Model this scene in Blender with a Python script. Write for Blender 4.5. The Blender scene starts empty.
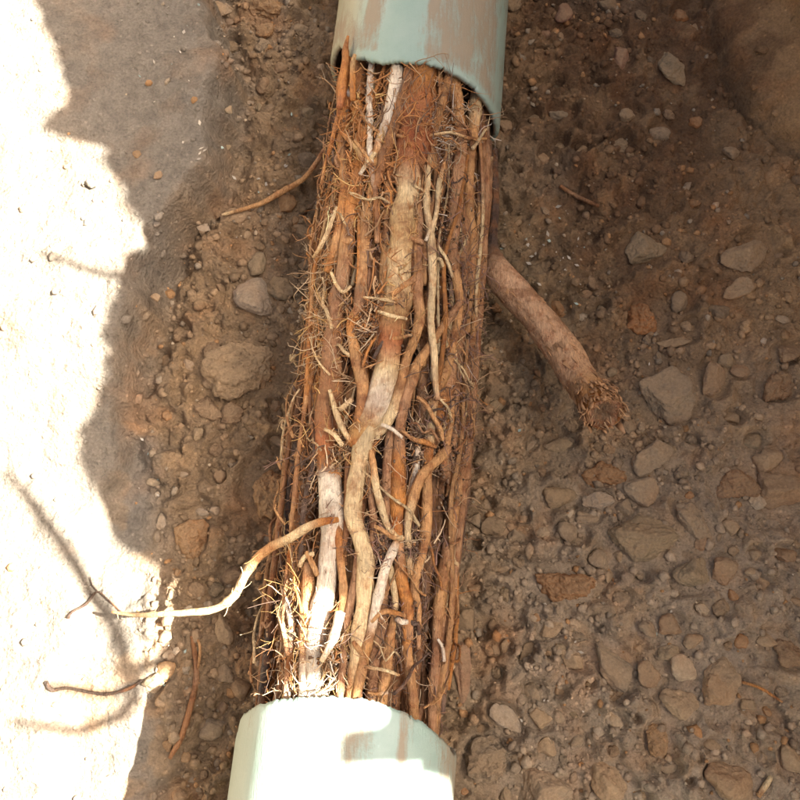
import bpy, math, random
import numpy as np

# ------------------------------------------------------------------ camera
TH = math.radians(16.05)
CAMZ = 0.71
SC = bpy.context.scene
COL = SC.collection
cam_d = bpy.data.cameras.new("camera")
cam = bpy.data.objects.new("camera", cam_d)
COL.objects.link(cam)
cam.location = (0, 0, CAMZ)
cam.rotation_euler = (TH, 0, 0)
cam_d.sensor_width = 36.0
cam_d.lens = 36.0
cam_d.clip_start = 0.01
cam_d.clip_end = 400.0
SC.camera = cam

# ------------------------------------------------------------------ sky, sun, exposure
EL = math.radians(48.0)
world = bpy.data.worlds.new("World")
SC.world = world
world.use_nodes = True
wn = world.node_tree
wn.nodes.clear()
wo = wn.nodes.new("ShaderNodeOutputWorld")
wb = wn.nodes.new("ShaderNodeBackground")
sk = wn.nodes.new("ShaderNodeTexSky")
sk.sky_type = 'NISHITA'
sk.sun_disc = False
sk.sun_elevation = EL
sk.sun_rotation = math.radians(90.0)
sk.air_density = 0.3
sk.dust_density = 8.0
sk.ozone_density = 0.0
wb.inputs[1].default_value = 0.052
wn.links.new(sk.outputs[0], wb.inputs[0])
wn.links.new(wb.outputs[0], wo.inputs[0])

sun_d = bpy.data.lights.new("sun", 'SUN')
sun_d.energy = 5.0
sun_d.angle = math.radians(0.5)
sun_d.color = (1.0, 0.98, 0.95)
sun = bpy.data.objects.new("sun", sun_d)
COL.objects.link(sun)
sun.rotation_euler = (0, math.radians(90) - EL, 0)   # light arrives from +X
sun.location = (3, 0, 3)

SC.view_settings.view_transform = 'Standard'
SC.view_settings.look = 'None'
SC.view_settings.gamma = 1.0
SC.view_settings.exposure = 3.2
SC.cycles.max_bounces = 5
SC.cycles.diffuse_bounces = 4

rng = np.random.default_rng(7)
random.seed(7)

# ------------------------------------------------------------------ noise
def _h(ix, iy, iz, seed):
    n = (ix.astype(np.int64) * 374761393 + iy.astype(np.int64) * 668265263
         + iz.astype(np.int64) * 2147483647 + seed * 974634777) & 0xffffffff
    n = ((n ^ (n >> 13)) * 1274126177) & 0xffffffff
    n = ((n ^ (n >> 16)) * 2246822519) & 0xffffffff
    n = n ^ (n >> 15)
    return (n & 0xffffff) / float(0xffffff)

def vnoise(x, y, z=None, seed=0):
    x = np.asarray(x, float); y = np.asarray(y, float)
    z = np.zeros_like(x) if z is None else np.asarray(z, float)
    x0 = np.floor(x); y0 = np.floor(y); z0 = np.floor(z)
    fx = x - x0; fy = y - y0; fz = z - z0
    fx = fx * fx * (3 - 2 * fx); fy = fy * fy * (3 - 2 * fy); fz = fz * fz * (3 - 2 * fz)
    r = 0
    for dz in ((0, 1) if np.any(z) else (0,)):
        wz = (fz if dz else 1 - fz)
        for dx in (0, 1):
            wx = fx if dx else 1 - fx
            for dy in (0, 1):
                wy = fy if dy else 1 - fy
                r = r + wx * wy * wz * _h(x0 + dx, y0 + dy, z0 + dz, seed)
    return r * 2 - 1

def fbm(x, y, z=None, seed=0, oct=4, gain=0.5):
    r = 0; a = 1.0; f = 1.0
    for i in range(oct):
        r = r + a * vnoise(x * f + 13.7 * i, y * f - 7.1 * i, None if z is None else z * f + 3.3 * i, seed + i)
        a *= gain; f *= 2.03
    return r

def sstep(a, b, x):
    t = np.clip((x - a) / (b - a), 0, 1)
    return t * t * (3 - 2 * t)

# ------------------------------------------------------------------ where things seen in the photo stand
CT, ST = math.cos(TH), math.sin(TH)
def ray(u, v):
    cx = (u - 400.0) / 800.0; cy = (400.0 - v) / 800.0
    return np.array([cx, cy * CT + ST, cy * ST - CT])

def on_plane(u, v, z):
    d = ray(u, v); t = (z - CAMZ) / d[2]
    return np.array([0, 0, CAMZ]) + d * t

# pipe axis: lies on the trench floor
PZ = 0.080
PR = 0.080
A0 = np.array([-0.041, -0.104, PZ])
AX = np.array([0.064, 0.684, 0.0]); AX /= np.linalg.norm(AX)
SD = np.array([AX[1], -AX[0], 0.0])
UP = np.array([0, 0, 1.0])

def on_cyl(u, v, r):
    """point of the view ray on the cylinder of radius r about the pipe axis (or its silhouette)"""
    o = np.array([0, 0, CAMZ]) - A0; d = ray(u, v)
    os_, oz = o @ SD, o[2]; ds, dz = d @ SD, d[2]
    a = ds * ds + dz * dz; b = 2 * (os_ * ds + oz * dz); c = os_ * os_ + oz * oz - r * r
    D = b * b - 4 * a * c
    t = (-b - math.sqrt(D)) / (2 * a) if D > 0 else -b / (2 * a)
    p = o + d * t
    if D <= 0:
        q = np.array([p @ SD, p[2]]); q = q / np.linalg.norm(q) * r
        p = AX * (p @ AX) + SD * q[0] + UP * q[1]
    return A0 + p

def cyl_coord(p):
    q = p - A0
    return q @ AX, math.atan2(q @ SD, q[2]), math.hypot(q @ SD, q[2])   # s, phi (0 = top, + = right), r

def from_cyl(s, phi, r):
    s = np.asarray(s)[..., None]; phi = np.asarray(phi)[..., None]; r = np.asarray(r)[..., None]
    return A0 + AX * s + SD * (r * np.sin(phi)) + UP * (r * np.cos(phi))

# ------------------------------------------------------------------ terrain
H = 1.0          # depth of the trench: its right bank stands this high above the floor

def shelf_edge(y):
    return np.interp(y, [-0.13, 0.0, 0.10, 0.20, 0.264, 0.314, 0.36, 0.385, 0.42, 0.47, 0.527, 0.60, 0.66],
                        [-0.275, -0.265, -0.255, -0.245, -0.238, -0.230, -0.218, -0.198, -0.176, -0.171, -0.167, -0.19, -0.205])

def silt_edge(y):
    return np.maximum(shelf_edge(y), np.interp(y, [-0.13, 0.09, 0.16, 0.22], [-0.200, -0.214, -0.225, -0.30]))

def mound_edge(y):
    return np.interp(y, [-0.13, 0.1, 0.3, 0.42, 0.46, 0.50, 0.55, 0.60, 0.66], [0.5, 0.47, 0.44, 0.41, 0.385, 0.352, 0.335, 0.328, 0.32])

def base_floor(x, y):
    z = 0.006 * fbm(x * 7, y * 7, seed=11, oct=3)
    # grey silt shelf on the left
    edge = shelf_edge(y)
    edge = edge + 0.005 * vnoise(y * 22, x * 0 + 3.3, seed=5)
    z = z - 0.010 * np.exp(-((x - edge - 0.014) / 0.012) ** 2) * sstep(0.1, 0.3, y) + 0.058 * sstep(0.010, -0.012, x - edge + 0.006 * vnoise(x * 60, y * 60, seed=6)) * (0.35 + 0.65 * sstep(0.08, 0.30, y))
    z = z + 0.004 * sstep(-0.15, -0.22, x) * sstep(0.10, 0.0, y)
    # foot of the bank, upper right
    ex = mound_edge(y)
    ex = ex + 0.006 * vnoise(x * 40, y * 40, seed=8)
    z = z + 0.060 * np.sqrt(np.clip((x - ex) / 0.06, 0, 1)) * sstep(0.2, 0.5, y) - 0.006 * np.exp(-((x - ex) / 0.006) ** 2) * sstep(0.35, 0.5, y)
    # gentle dish the pipe lies in
    z = z - 0.010 * np.exp(-((x + 0.02 - 0.09 * y) / 0.13) ** 2)
    z = z + 0.010 * sstep(0.15, 0.4, x)
    return z

def ground_pt(u, v):
    z = 0.0
    for _ in range(5):
        p = on_plane(u, v, z); z = float(base_floor(p[0], p[1]))
    p[2] = z
    return p

# crest of the right bank, from where its shade ends on the floor and on the pipe
crest = []
cot = 1 / math.tan(EL)
for (u, v) in [(10, -60), (20, -25), (32, 0), (45, 40), (60, 72), (68, 92), (62, 104), (45, 118), (42, 132), (75, 142),
               (98, 150), (105, 165), (118, 195), (122, 210), (138, 222), (141, 245), (138, 268), (112, 285),
               (108, 312), (98, 330), (98, 395), (85, 410), (70, 430), (72, 455), (90, 490), (108, 530), (120, 548)]:
    p = ground_pt(u, v); crest.append((p[1], p[0] + (H - p[2]) * cot))
for (u, v) in [(325, 592), (348, 600), (346, 640), (268, 652), (268, 670), (350, 682), (352, 694), (376, 703), (379, 722),
               (337, 729), (331, 748), (337, 766), (402, 772), (424, 765), (446, 782), (452, 805), (450, 840)]:
    p = on_cyl(u, v, 0.078); crest.append((p[1], p[0] + (H - p[2]) * cot))
crest.sort()
CY = np.array([c[0] for c in crest]); CX = np.array([c[1] for c in crest])
CY = np.concatenate([[-3, -1.2, -0.5], CY, [1.0, 1.8, 3]])
CX = np.concatenate([[0.80, 0.74, 0.78], CX, [0.62, 0.70, 0.66]])

def crest_x(y):
    return np.interp(y, CY, CX) + 0.004 * fbm(y * 60, y * 0 + 1.0, seed=31, oct=3)

# stones as the photo shows them: u, v, width, height, turn, kind, colour, label, landmark name
BIG = [
 (643,250,54,36,8,'rock','olive',"flat olive-grey stone right of the middle of the green pipe's gap","the flat olive stone"),
 (671,67,30,44,-5,'rock','olive',"upright flat brown stone high in the dark soil at upper right","the upright flat brown stone"),
 (748,255,56,34,38,'rock','tan',"tilted tan stone with a pale top corner near the right side","the tilted tan stone"),
 (742,290,44,24,18,'rock','tan',"long tan stone just under the tilted one at right","the long tan stone"),
 (561,116,26,17,-15,'rock','grey',"small grey slab in dark soil right of the upper pipe",None),
 (531,120,16,12,0,'rock','dark',"dark chip left of the small grey slab by the upper pipe",None),
 (579,154,18,15,10,'round','brown',"brown lump below the small grey slab by the upper pipe",None),
 (660,134,24,18,0,'round','grey',"rounded grey stone under the upright flat brown stone","the rounded grey stone"),
 (732,152,19,18,0,'round','tan',"round pale pebble alone near the bank at upper right","the round pale pebble"),
 (620,56,18,34,5,'rock','red',"pinkish long stone in dark soil at the top right","the pinkish stone"),
 (645,318,38,34,0,'clod','rust',"rusty brown clod above the big dark stone at right","the rusty brown clod"),
 (664,390,68,58,-25,'rock','grey',"big smooth grey-brown stone beside the frayed root end","the big grey-brown stone"),
 (711,380,28,38,0,'rock','brown',"squarish brown stone right of the big grey-brown one","the squarish brown stone"),
 (738,372,24,18,0,'round','brown',"low brown stone between two others under the white chip",None),
 (775,386,38,32,0,'clod','brown',"wide brown lump by the right side of the picture","the wide brown lump"),
 (788,354,34,22,0,'rock','brown',"half-buried brown stone at the right edge above the wide lump",None),
 (675,342,36,12,8,'rock','tan',"thin tan flake over the dark hollow above the big grey-brown stone",None),
 (687,328,15,15,0,'round','tan',"small yellowish round pebble above the big grey-brown stone",None),
 (783,320,20,9,-10,'rock','pale',"pale sliver of stone near the right edge",None),
 (763,342,8,8,0,'rock','white',"tiny bright white chip in soil at right",None),
 (650,458,50,33,8,'rock','grey',"grey stone directly right of and below the frayed root end","the grey stone under the frayed root"),
 (637,490,42,31,-20,'rock','grey',"darker grey stone above the largest olive block","the darker grey stone"),
 (648,542,72,52,12,'rock','olive',"largest olive-grey block, with a knobbly top, right of the roots","the largest olive block"),
 (692,520,32,52,34,'rock','grey',"wedge-shaped grey stone with an orange top beside the olive block","the wedge stone"),
 (689,574,44,38,-15,'rock','olive',"squared olive stone just below the wedge stone","the squared olive stone"),
 (723,574,32,34,0,'rock','brown',"brown stone sunk in soil right of the squared olive stone",None),
 (736,484,50,30,0,'clod','brown',"brown clod with a pale spot right of the wedge stone","the brown clod with the pale spot"),
 (766,462,28,30,-30,'rock','tan',"tilted tan stone against the large stone at the right edge",None),
 (786,489,56,42,10,'rock','brown',"large brown stone cut by the right edge of the picture","the large brown stone at the right edge"),
 (556,582,74,36,-4,'clod','rust',"long rust-red clod in the middle of the right-hand rubble","the long rust-red clod"),
 (597,503,32,22,-12,'rock','lgrey',"light grey stone left of the darker grey stone","the light grey stone"),
 (625,508,18,26,0,'rock','grey',"small upright grey stone between the light grey stone and the olive block",None),
 (571,533,30,24,-20,'round','grey',"smooth grey stone left of the olive block","the smooth grey stone"),
 (586,519,26,14,0,'rock','grey',"narrow grey stone tucked under the light grey stone",None),
 (600,562,26,24,0,'round','grey',"round grey stone right of the long rust-red clod","the round grey stone"),
 (497,524,34,24,18,'rock','dark',"dark flat slab next to the right side of the root mass","the dark flat slab"),
 (518,536,24,16,20,'rock','grey',"grey shard right of the dark flat slab",None),
 (603,475,46,24,5,'clod','rust',"reddish clod below the frayed root end","the reddish clod"),
 (559,445,32,14,12,'rock','olive',"thin olive stone left of the frayed root end",None),
 (560,497,36,22,10,'round','olive',"low olive stone above the smooth grey stone",None),
 (550,629,34,17,20,'rock','tan',"long tan pebble below the long rust-red clod","the long tan pebble"),
 (526,651,13,22,-30,'rock','tan',"small slanting tan pebble left of the long tan pebble",None),
 (573,659,24,18,0,'rock','tan',"tan pebble under the long tan pebble",None),
 (613,664,34,52,35,'rock','grey',"grey wedge with an orange patch at lower right","the grey wedge with the orange patch"),
 (534,692,20,22,40,'rock','grey',"small pointed grey stone above the three-cornered one",None),
 (504,718,40,24,-42,'round','lgrey',"smooth grey diamond-shaped stone right of the lower pipe","the diamond-shaped stone"),
 (539,717,27,22,0,'rock','tan',"three-cornered tan stone right of the diamond-shaped one","the three-cornered stone"),
 (547,747,19,19,0,'rock','tan',"small tan stone above the big boulder at the bottom",None),
 (525,760,15,15,0,'round','tan',"little round stone above the bottom boulder's left end",None),
 (487,765,46,52,20,'clod','grey',"big grey lump beside the right side of the lower pipe","the big grey lump"),
 (543,790,68,58,15,'rock','grey',"big boulder cut off by the bottom edge","the big bottom boulder"),
 (611,787,40,50,0,'rock','tan',"large tan stone at the bottom edge right of the big boulder","the large tan bottom stone"),
 (649,678,28,34,0,'rock','brown',"brown stone left of the small pale pebble at lower right",None),
 (684,668,28,27,0,'round','pale',"pale banded pebble between larger stones at lower right","the pale banded pebble"),
 (690,642,26,18,-12,'round','tan',"brown oval pebble just above the pale banded one",None),
 (679,705,40,36,20,'rock','tan',"blocky tan stone below the pale banded pebble","the blocky tan stone"),
 (718,686,40,64,-10,'rock','tan',"tall tan stone right of the pale banded pebble","the tall tan stone"),
 (658,741,28,34,10,'clod','orange',"orange-brown clod under the blocky tan stone","the orange-brown clod"),
 (648,626,21,22,0,'round','grey',"round grey-brown pebble above the brown stone at lower right",None),
 (669,627,23,26,0,'round','brown',"round brown pebble beside another of its size at lower right",None),
 (703,608,20,14,-20,'rock','pale',"pale pinkish chip right of the twin round pebbles",None),
 (768,641,24,15,8,'rock','tan',"tan chip above the round brown stone at the right edge",None),
 (787,654,30,28,0,'clod','brown',"round brown lump at the right edge of the lower rubble","the round brown lump"),
 (735,787,58,46,0,'rock','tan',"big tan stone at the bottom right","the big tan stone at the bottom right"),
 (790,761,30,32,0,'round','tan',"rounded stone in the bottom right corner","the corner stone"),
 (713,746,20,13,0,'round','tan',"small flat tan pebble below the tall tan stone",None),
 (754,554,17,15,0,'round','tan',"single small pale round pebble right of the squared olive stone","the single round pebble"),
 (787,557,30,18,-30,'rock','brown',"slanting brown flake at the right edge above the lower rubble",None),
 (462,667,20,66,8,'rock','red',"long purple-red stone against the lower right side of the roots","the long purple-red stone"),
 (468,622,26,26,0,'round','dark',"dark stone wedged by the lower right side of the roots",None),
 (253,300,46,50,-10,'round','lgrey',"pale grey rounded boulder standing proud left of the roots","the pale grey boulder"),
 (247,366,92,66,5,'clod','tan',"largest brown clod, left of the roots under the pale boulder","the largest brown clod"),
 (218,362,40,44,0,'clod','brown',"rounded shoulder clod on the left of the largest brown clod",None),
 (186,536,42,46,0,'clod','orange',"orange-brown clod near the sun line on the left","the orange-brown clod on the left"),
 (266,490,44,62,5,'clod','orange',"tall orange clod touching the left side of the root mass","the tall orange clod"),
 (279,286,34,28,-10,'rock','olive',"greenish stone right of the pale grey boulder",None),
 (259,266,22,28,0,'rock','olive',"olive stone just above the pale grey boulder",None),
 (240,216,42,22,5,'rock','grey',"grey slab under the thin trailing root",None),
 (222,628,22,33,8,'round','tan',"egg-shaped tan pebble below the cream side root","the egg-shaped pebble"),
 (241,690,23,22,0,'round','brown',"round brown pebble near the corner of the lower pipe","the round brown pebble"),
 (207,410,32,28,0,'clod','brown',"brown clod below the largest one on the left",None),
 (233,412,26,24,0,'clod','brown',"crumbly lump right below the largest brown clod",None),
 (180,336,26,22,0,'clod','brown',"low brown clod left of the pale boulder",None),
 (266,8,42,28,0,'clod','orange',"orange-brown clod at the very top left of the pipe","the top orange clod"),
 (265,33,20,18,0,'clod','orange',"small orange clod under the topmost one",None),
 (214,731,28,24,0,'rock','grey',"grey stone left of the lower pipe","the grey stone left of the lower pipe"),
 (201,512,18,9,-10,'rock','lgrey',"small grey chip right above the orange-brown clod on the left",None),
 (215,511,12,11,0,'rock','lgrey',"square light chip beside the small grey chip on the left",None),
 (162,522,12,17,0,'rock','lgrey',"light chip touching the left side of the orange-brown clod",None),
 (154,483,16,9,-8,'rock','pale',"pale flat chip on the silt above the orange-brown clod",None),
 (183,475,14,8,5,'rock','lgrey',"small pale chip on the left silt nearer the roots",None),
 (158,494,6,7,0,'rock','white',"tiny white fleck beside the pale flat chip",None),
 (204,228,14,9,0,'rock','lgrey',"light pebble on the silt left of the grey slab",None),
 (238,118,10,8,0,'round','lgrey',"round light pebble at the edge of the grey silt shelf",None),
 (249,103,11,7,0,'round','lgrey',"small grey pebble above the one at the silt shelf's edge",None),
 (137,154,9,9,0,'clod','orange',"tiny orange crumb on the grey silt near the sun line",None),
 (234,575,26,22,0,'clod','brown',"brown lump under the cream side root",None),
 (168,655,14,10,0,'rock','lgrey',"light chip left of the brown root in the rubble",None),
 (176,650,9,9,20,'rock','white',"bluish white chip left of the brown root in the rubble",None),
 (152,684,26,22,0,'clod','pale',"pale crumbly lump where the sun just reaches at lower left",None),
 (196,590,30,20,0,'clod','brown',"low brown lump above the cream side root's bend",None),
]
LAND = []
PLACED = []      # u, v, w, h, rot, kind, colour, label, category, group, n, lift, thick
for row in BIG:
    u, v, w, h, rot, kind, colour, label, lm = row
    big = max(w, h)
    PLACED.append((u, v, w, h, rot, kind, colour, label, "clod" if kind == 'clod' else ("pebble" if big < 20 else "stone"), None,
          6 if big > 60 else (5 if big > 30 else 4), 0.30 if kind != 'clod' else 0.30, 0.72))
    if lm: LAND.append((u, v, lm))

# smaller stones: enough to fill the rubble, each named by its colour and its nearest landmark
LAND += [(345, 60, "the mouth of the upper pipe"), (540, 350, "the thick broken root"), (300, 540, "the cream side root"), (440, 760, "the rim of the lower pipe"),
         (240, 760, "the sunlit side of the lower pipe"), (240, 205, "the thin trailing root"), (190, 690, "the short brown root in the rubble"),
         (330, 420, "the root mass"), (760, 90, "the foot of the bank"), (120, 420, "the shade's edge")]
used = {}
words_c = {'grey': "grey", 'olive': "olive", 'brown': "brown", 'tan': "tan", 'pale': "pale", 'rust': "rusty", 'orange': "orange", 'dark': "dark", 'lgrey': "light grey", 'red': "reddish"}
def auto_label(u, v, w, h, kind, colour):
    shape_w = {'clod': "crumbly", 'round': "rounded", 'rock': "angular"}[kind]
    size_w = "tiny" if max(w, h) < 11 else ("small" if max(w, h) < 15 else "medium")
    noun = "clod" if kind == 'clod' else ("pebble" if max(w, h) < 15 else "stone")
    for extra in range(4):
        order = sorted(LAND, key=lambda l: (l[0] - u) ** 2 + (l[1] - v) ** 2)
        l = order[extra]
        dx, dy = u - l[0], v - l[1]
        vert = "above" if dy < 0 else "below"; hor = "left of" if dx < 0 else "right of"
        dist = math.hypot(dx, dy); near = "close" if dist < 42 else ""
        if abs(dx) > 2 * abs(dy): rel = hor
        elif abs(dy) > 2 * abs(dx): rel = vert
        else: rel = f"{vert} and {hor}"
        lab = f"{size_w} {shape_w} {words_c[colour]} {noun} {near} {rel} {l[2]}".replace("  ", " ")
        if len(lab.split()) <= 16 and lab not in used:
            used[lab] = 1; return lab
    return None

def zone_ok(u, v):
    if v < 0 or v > 800: return False
    t = v / 790.0; c = 424 - 81 * t; hw = 88 + 26 * t
    if abs(u - c) < hw - (2 if u > c else 6): return False
    left_lim = 215 if v < 330 else (165 if v < 560 else 155)
    if u < left_lim: return rng.random() < 0.05 and u > 150
    if u > 700 and v < 240 and (u - 700) * 1.2 + (240 - v) * 0.8 > 130: return rng.random() < 0.08
    if v < 300 and u > 500: return rng.random() < 0.55
    if u > 690 and 300 < v < 450: return rng.random() < 0.4
    return True
cnt = 0; tries = 0
while cnt < 205 and tries < 9000:
    tries += 1
    u = rng.uniform(140, 800); v = rng.uniform(0, 800)
    if not zone_ok(u, v): continue
    w = rng.choice([9, 10, 11, 12, 13, 14, 16, 18, 20, 23], p=[.10, .10, .11, .12, .12, .12, .12, .1, .07, .04]) ; h = w * rng.uniform(0.65, 1.2)
    if any((u - a) ** 2 + (v - b) ** 2 < (0.40 * (max(c, d) * 0.92 + max(w, h))) ** 2 for a, b, c, d, *_ in PLACED): continue
    if u < 330: colour = rng.choice(['brown', 'orange', 'grey', 'tan', 'lgrey', 'olive'], p=[.32, .16, .16, .16, .08, .12])
    elif v < 330: colour = rng.choice(['brown', 'rust', 'dark', 'grey', 'tan', 'red', 'lgrey'], p=[.36, .14, .18, .12, .1, .06, .04])
    else: colour = rng.choice(['brown', 'grey', 'olive', 'tan', 'rust', 'pale', 'dark'], p=[.22, .26, .18, .2, .06, .04, .04])
    kind = rng.choice(['rock', 'round', 'clod'], p=[.36, .28, .36])
    lab = auto_label(u, v, w, h, kind, colour)
    if lab is None: continue
    PLACED.append((u, v, w, h, rng.uniform(0, 180), kind, colour, lab, "clod" if kind == 'clod' else ("pebble" if w < 15 else "stone"), "loose stones in the trench soil", 4, 0.22, 0.75))
    cnt += 1

# soil banked up against the larger stones
MS = 0.002
MNX, MNY = 560, 500
MND = np.zeros((MNY, MNX)); MSK = np.zeros((MNY, MNX)); MX0, MY0 = -0.55, -0.22
def stone_size(u, v, w, h):
    p = ground_pt(u, v)
    depth = (p - np.array([0, 0, CAMZ])) @ np.array([0, ST, -CT])
    return p, w * depth / 1600, h * depth / 1600 * 1.03
for (u, v, w, h, rot, *_r) in PLACED:
    p, sx, sy = stone_size(u, v, w, h)
    R_s = (sx + sy) / 2; 
    ci, cj = int((p[1] - MY0) / MS), int((p[0] - MX0) / MS); k = int(R_s * 2.2 / MS) + 2
    ja = np.arange(max(cj - k, 0), min(cj + k, MNX)); ia = np.arange(max(ci - k, 0), min(ci + k, MNY))
    if len(ja) == 0 or len(ia) == 0: continue
    JX, IY = np.meshgrid(ja * MS + MX0 - p[0], ia * MS + MY0 - p[1])
    a_ = math.radians(rot); X_ = (JX * math.cos(a_) + IY * math.sin(a_)) / sx; Y_r = (-JX * math.sin(a_) + IY * math.cos(a_)) / sy
    d = np.sqrt(X_ ** 2 + Y_r ** 2)
    MND[ia[0]:ia[-1] + 1, ja[0]:ja[-1] + 1] = np.maximum(MND[ia[0]:ia[-1] + 1, ja[0]:ja[-1] + 1], 0.16 * R_s * np.exp(-(np.maximum(d - 0.75, 0) / 0.33) ** 2) * (0.75 + 0.25 * vnoise(X_ * 2 + u, Y_r * 2 + v, seed=17)))
    MSK[ia[0]:ia[-1] + 1, ja[0]:ja[-1] + 1] = np.maximum(MSK[ia[0]:ia[-1] + 1, ja[0]:ja[-1] + 1], sstep(1.35, 1.0, d))
def mounds(x, y, MND=MND):
    fx = np.clip((x - MX0) / MS, 0, MNX - 1.001); fy = np.clip((y - MY0) / MS, 0, MNY - 1.001)
    ix = fx.astype(int); iy = fy.astype(int); tx = fx - ix; ty = fy - iy
    m = MND[iy, ix] * (1 - tx) * (1 - ty) + MND[iy, ix + 1] * tx * (1 - ty) + MND[iy + 1, ix] * (1 - tx) * ty + MND[iy + 1, ix + 1] * tx * ty
    return np.where((np.abs(x) < 0.54) & (y > -0.2) & (y < 0.75), m, 0)

def worley(x, y, sc, seed):
    """distance to the nearest seed point and that cell's random number"""
    X = x * sc; Y = y * sc; x0 = np.floor(X); y0 = np.floor(Y); best = np.full(X.shape, 9.0); cell = np.zeros(X.shape); z0 = np.zeros_like(X)
    for dx in (-1, 0, 1):
        for dy in (-1, 0, 1):
            cx = x0 + dx; cy = y0 + dy
            px = cx + 0.1 + 0.8 * _h(cx, cy, z0, seed); py = cy + 0.1 + 0.8 * _h(cx, cy, z0, seed + 1); h = _h(cx, cy, z0, seed + 2)
            d = np.hypot(X - px, Y - py) / (0.45 + 0.75 * h)
            m = d < best; best = np.where(m, d, best); cell = np.where(m, h, cell)
    return best, cell

def terrain(x, y, fine=True):
    z = base_floor(x, y)
    if fine:
        near = np.exp(-((np.maximum(np.abs(x) - 0.5, 0)) / 0.3) ** 2)
        smooth = sstep(0.015, -0.012, x - silt_edge(y) + 0.012 * fbm(y * 30, x * 30, seed=3, oct=2)) * 0.86
        smooth = np.maximum(smooth, sstep(-0.004, 0.012, x - mound_edge(y)) * 0.85 * sstep(0.2, 0.35, y))
        smooth = np.maximum(smooth, 0.35 * sstep(0.18, 0.30, x))
        smooth = np.maximum(smooth, 0.95 * sstep(-0.225, -0.26, x))
        rough = 1 - smooth
        b = fbm(x * 28, y * 28, seed=41, oct=3, gain=0.55)
        r = 1 - np.abs(fbm(x * 45, y * 45, seed=51, oct=3, gain=0.6))
        f = fbm(x * 150, y * 150, seed=61, oct=3, gain=0.65)
        wx_ = x + 0.004 * vnoise(x * 70, y * 70, seed=141); wy_ = y + 0.004 * vnoise(x * 70 + 9, y * 70, seed=142)
        lump = 0
        for sc_, am, sd_ in ((38, 0.0095, 150), (85, 0.0042, 160), (190, 0.0020, 170)):
            d, cl = worley(wx_, wy_, sc_, sd_)
            lump = lump + am * np.sqrt(np.clip(1 - (d / 0.75) ** 2, 0, 1)) * sstep(0.25, 0.7, cl + 0.25 * b)
        free = 1 - 0.92 * mounds(x, y, MSK)
        z = z + near * free * (0.0048 * b * (0.3 + rough) + 0.0045 * (r - 0.5) * rough + 0.0014 * f * (0.25 + rough) + lump * (0.07 + rough))
        z = z + mounds(x, y)
    xc = crest_x(y)
    wdt = 0.11
    wall = np.clip((x - (xc - wdt)) / wdt, 0, 1)
    prof = wall ** 0.92
    top = H + 0.02 * fbm(x * 3, y * 3, seed=71, oct=3) * sstep(0.0, 0.6, x - xc) + 0.02 * sstep(0.1, 3, x - xc)
    z = z * (1 - prof) + top * prof
    # left side of the trench: an open slope in the sun
    lw = sstep(-0.55, -1.6, x)
    z = z * (1 - lw) + (0.92 + 0.03 * fbm(x * 2, y * 2, seed=81, oct=3)) * lw
    # ends of the trench
    e = sstep(2.4, 3.2, np.abs(y))
    z = z * (1 - e) + np.maximum(z, 0.98) * e
    return z

def grid_axis(a, b, step, lo, hi, extra=()):
    ax = list(np.arange(a, b + 1e-9, step))
    s = step * 1.3; x = b
    while x < hi:
        x += s; s = min(s * 1.3, 12); ax.append(x)
        if extra and x < extra[1]:
            s = min(s, extra[2])
    s = step * 1.3; x = a
    while x > lo:
        x -= s; s = min(s * 1.3, 12); ax.append(x)
    return np.array(sorted(ax))

# ------------------------------------------------------------------ mesh building
def fast_mesh(name, V, F, cols=None, smooth=True):
    """V (n,3); F list of int arrays (m,k)"""
    me = bpy.data.meshes.new(name)
    V = np.asarray(V, np.float32)
    me.vertices.add(len(V)); me.vertices.foreach_set("co", V.ravel())
    F = [f for f in F if len(f)]
    nl = sum(f.size for f in F); npol = sum(len(f) for f in F)
    me.loops.add(nl); me.polygons.add(npol)
    me.loops.foreach_set("vertex_index", np.concatenate([f.ravel() for f in F]).astype(np.int32))
    tot = np.concatenate([np.full(len(f), f.shape[1], np.int32) for f in F])
    st = np.concatenate([[0], np.cumsum(tot)[:-1]]).astype(np.int32)
    me.polygons.foreach_set("loop_start", st)
    me.polygons.foreach_set("use_smooth", np.full(npol, smooth, bool))
    me.update(calc_edges=True)
    me.validate()
    if cols is not None:
        at = me.color_attributes.new("col", 'FLOAT_COLOR', 'POINT')
        c = np.ones((len(V), 4), np.float32); c[:, :cols.shape[1]] = cols
        at.data.foreach_set("color", c.ravel())
    return me

class MB:
    def __init__(self):
        self.V = []; self.F3 = []; self.F4 = []; self.C = []; self.n = 0
    def add(self, V, F3=None, F4=None, C=None):
        V = np.asarray(V, float); self.V.append(V)
        if F3 is not None and len(F3): self.F3.append(np.asarray(F3) + self.n)
        if F4 is not None and len(F4): self.F4.append(np.asarray(F4) + self.n)
        C = np.ones((len(V), 3)) * 0.5 if C is None else np.asarray(C, float)
        if C.ndim == 1: C = np.tile(C, (len(V), 1))
        self.C.append(C); self.n += len(V)
    def mesh(self, name, smooth=True):
        F = []
        if self.F3: F.append(np.concatenate(self.F3))
        if self.F4: F.append(np.concatenate(self.F4))
        return fast_mesh(name, np.concatenate(self.V), F, np.concatenate(self.C), smooth)

def link(name, me, mat=None, parent=None, loc=None):
    o = bpy.data.objects.new(name, me)
    if mat and not me.materials: me.materials.append(mat)
    COL.objects.link(o)
    if parent:
        o.parent = parent
        o.location = -np.array(parent.location) if loc is None else loc
    elif loc is not None:
        o.location = loc
    return o

def tag(o, label=None, cat=None, group=None, kind=None):
    for k, v in (("label", label), ("category", cat), ("group", group), ("kind", kind)):
        if v: o[k] = v
    return o

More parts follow.
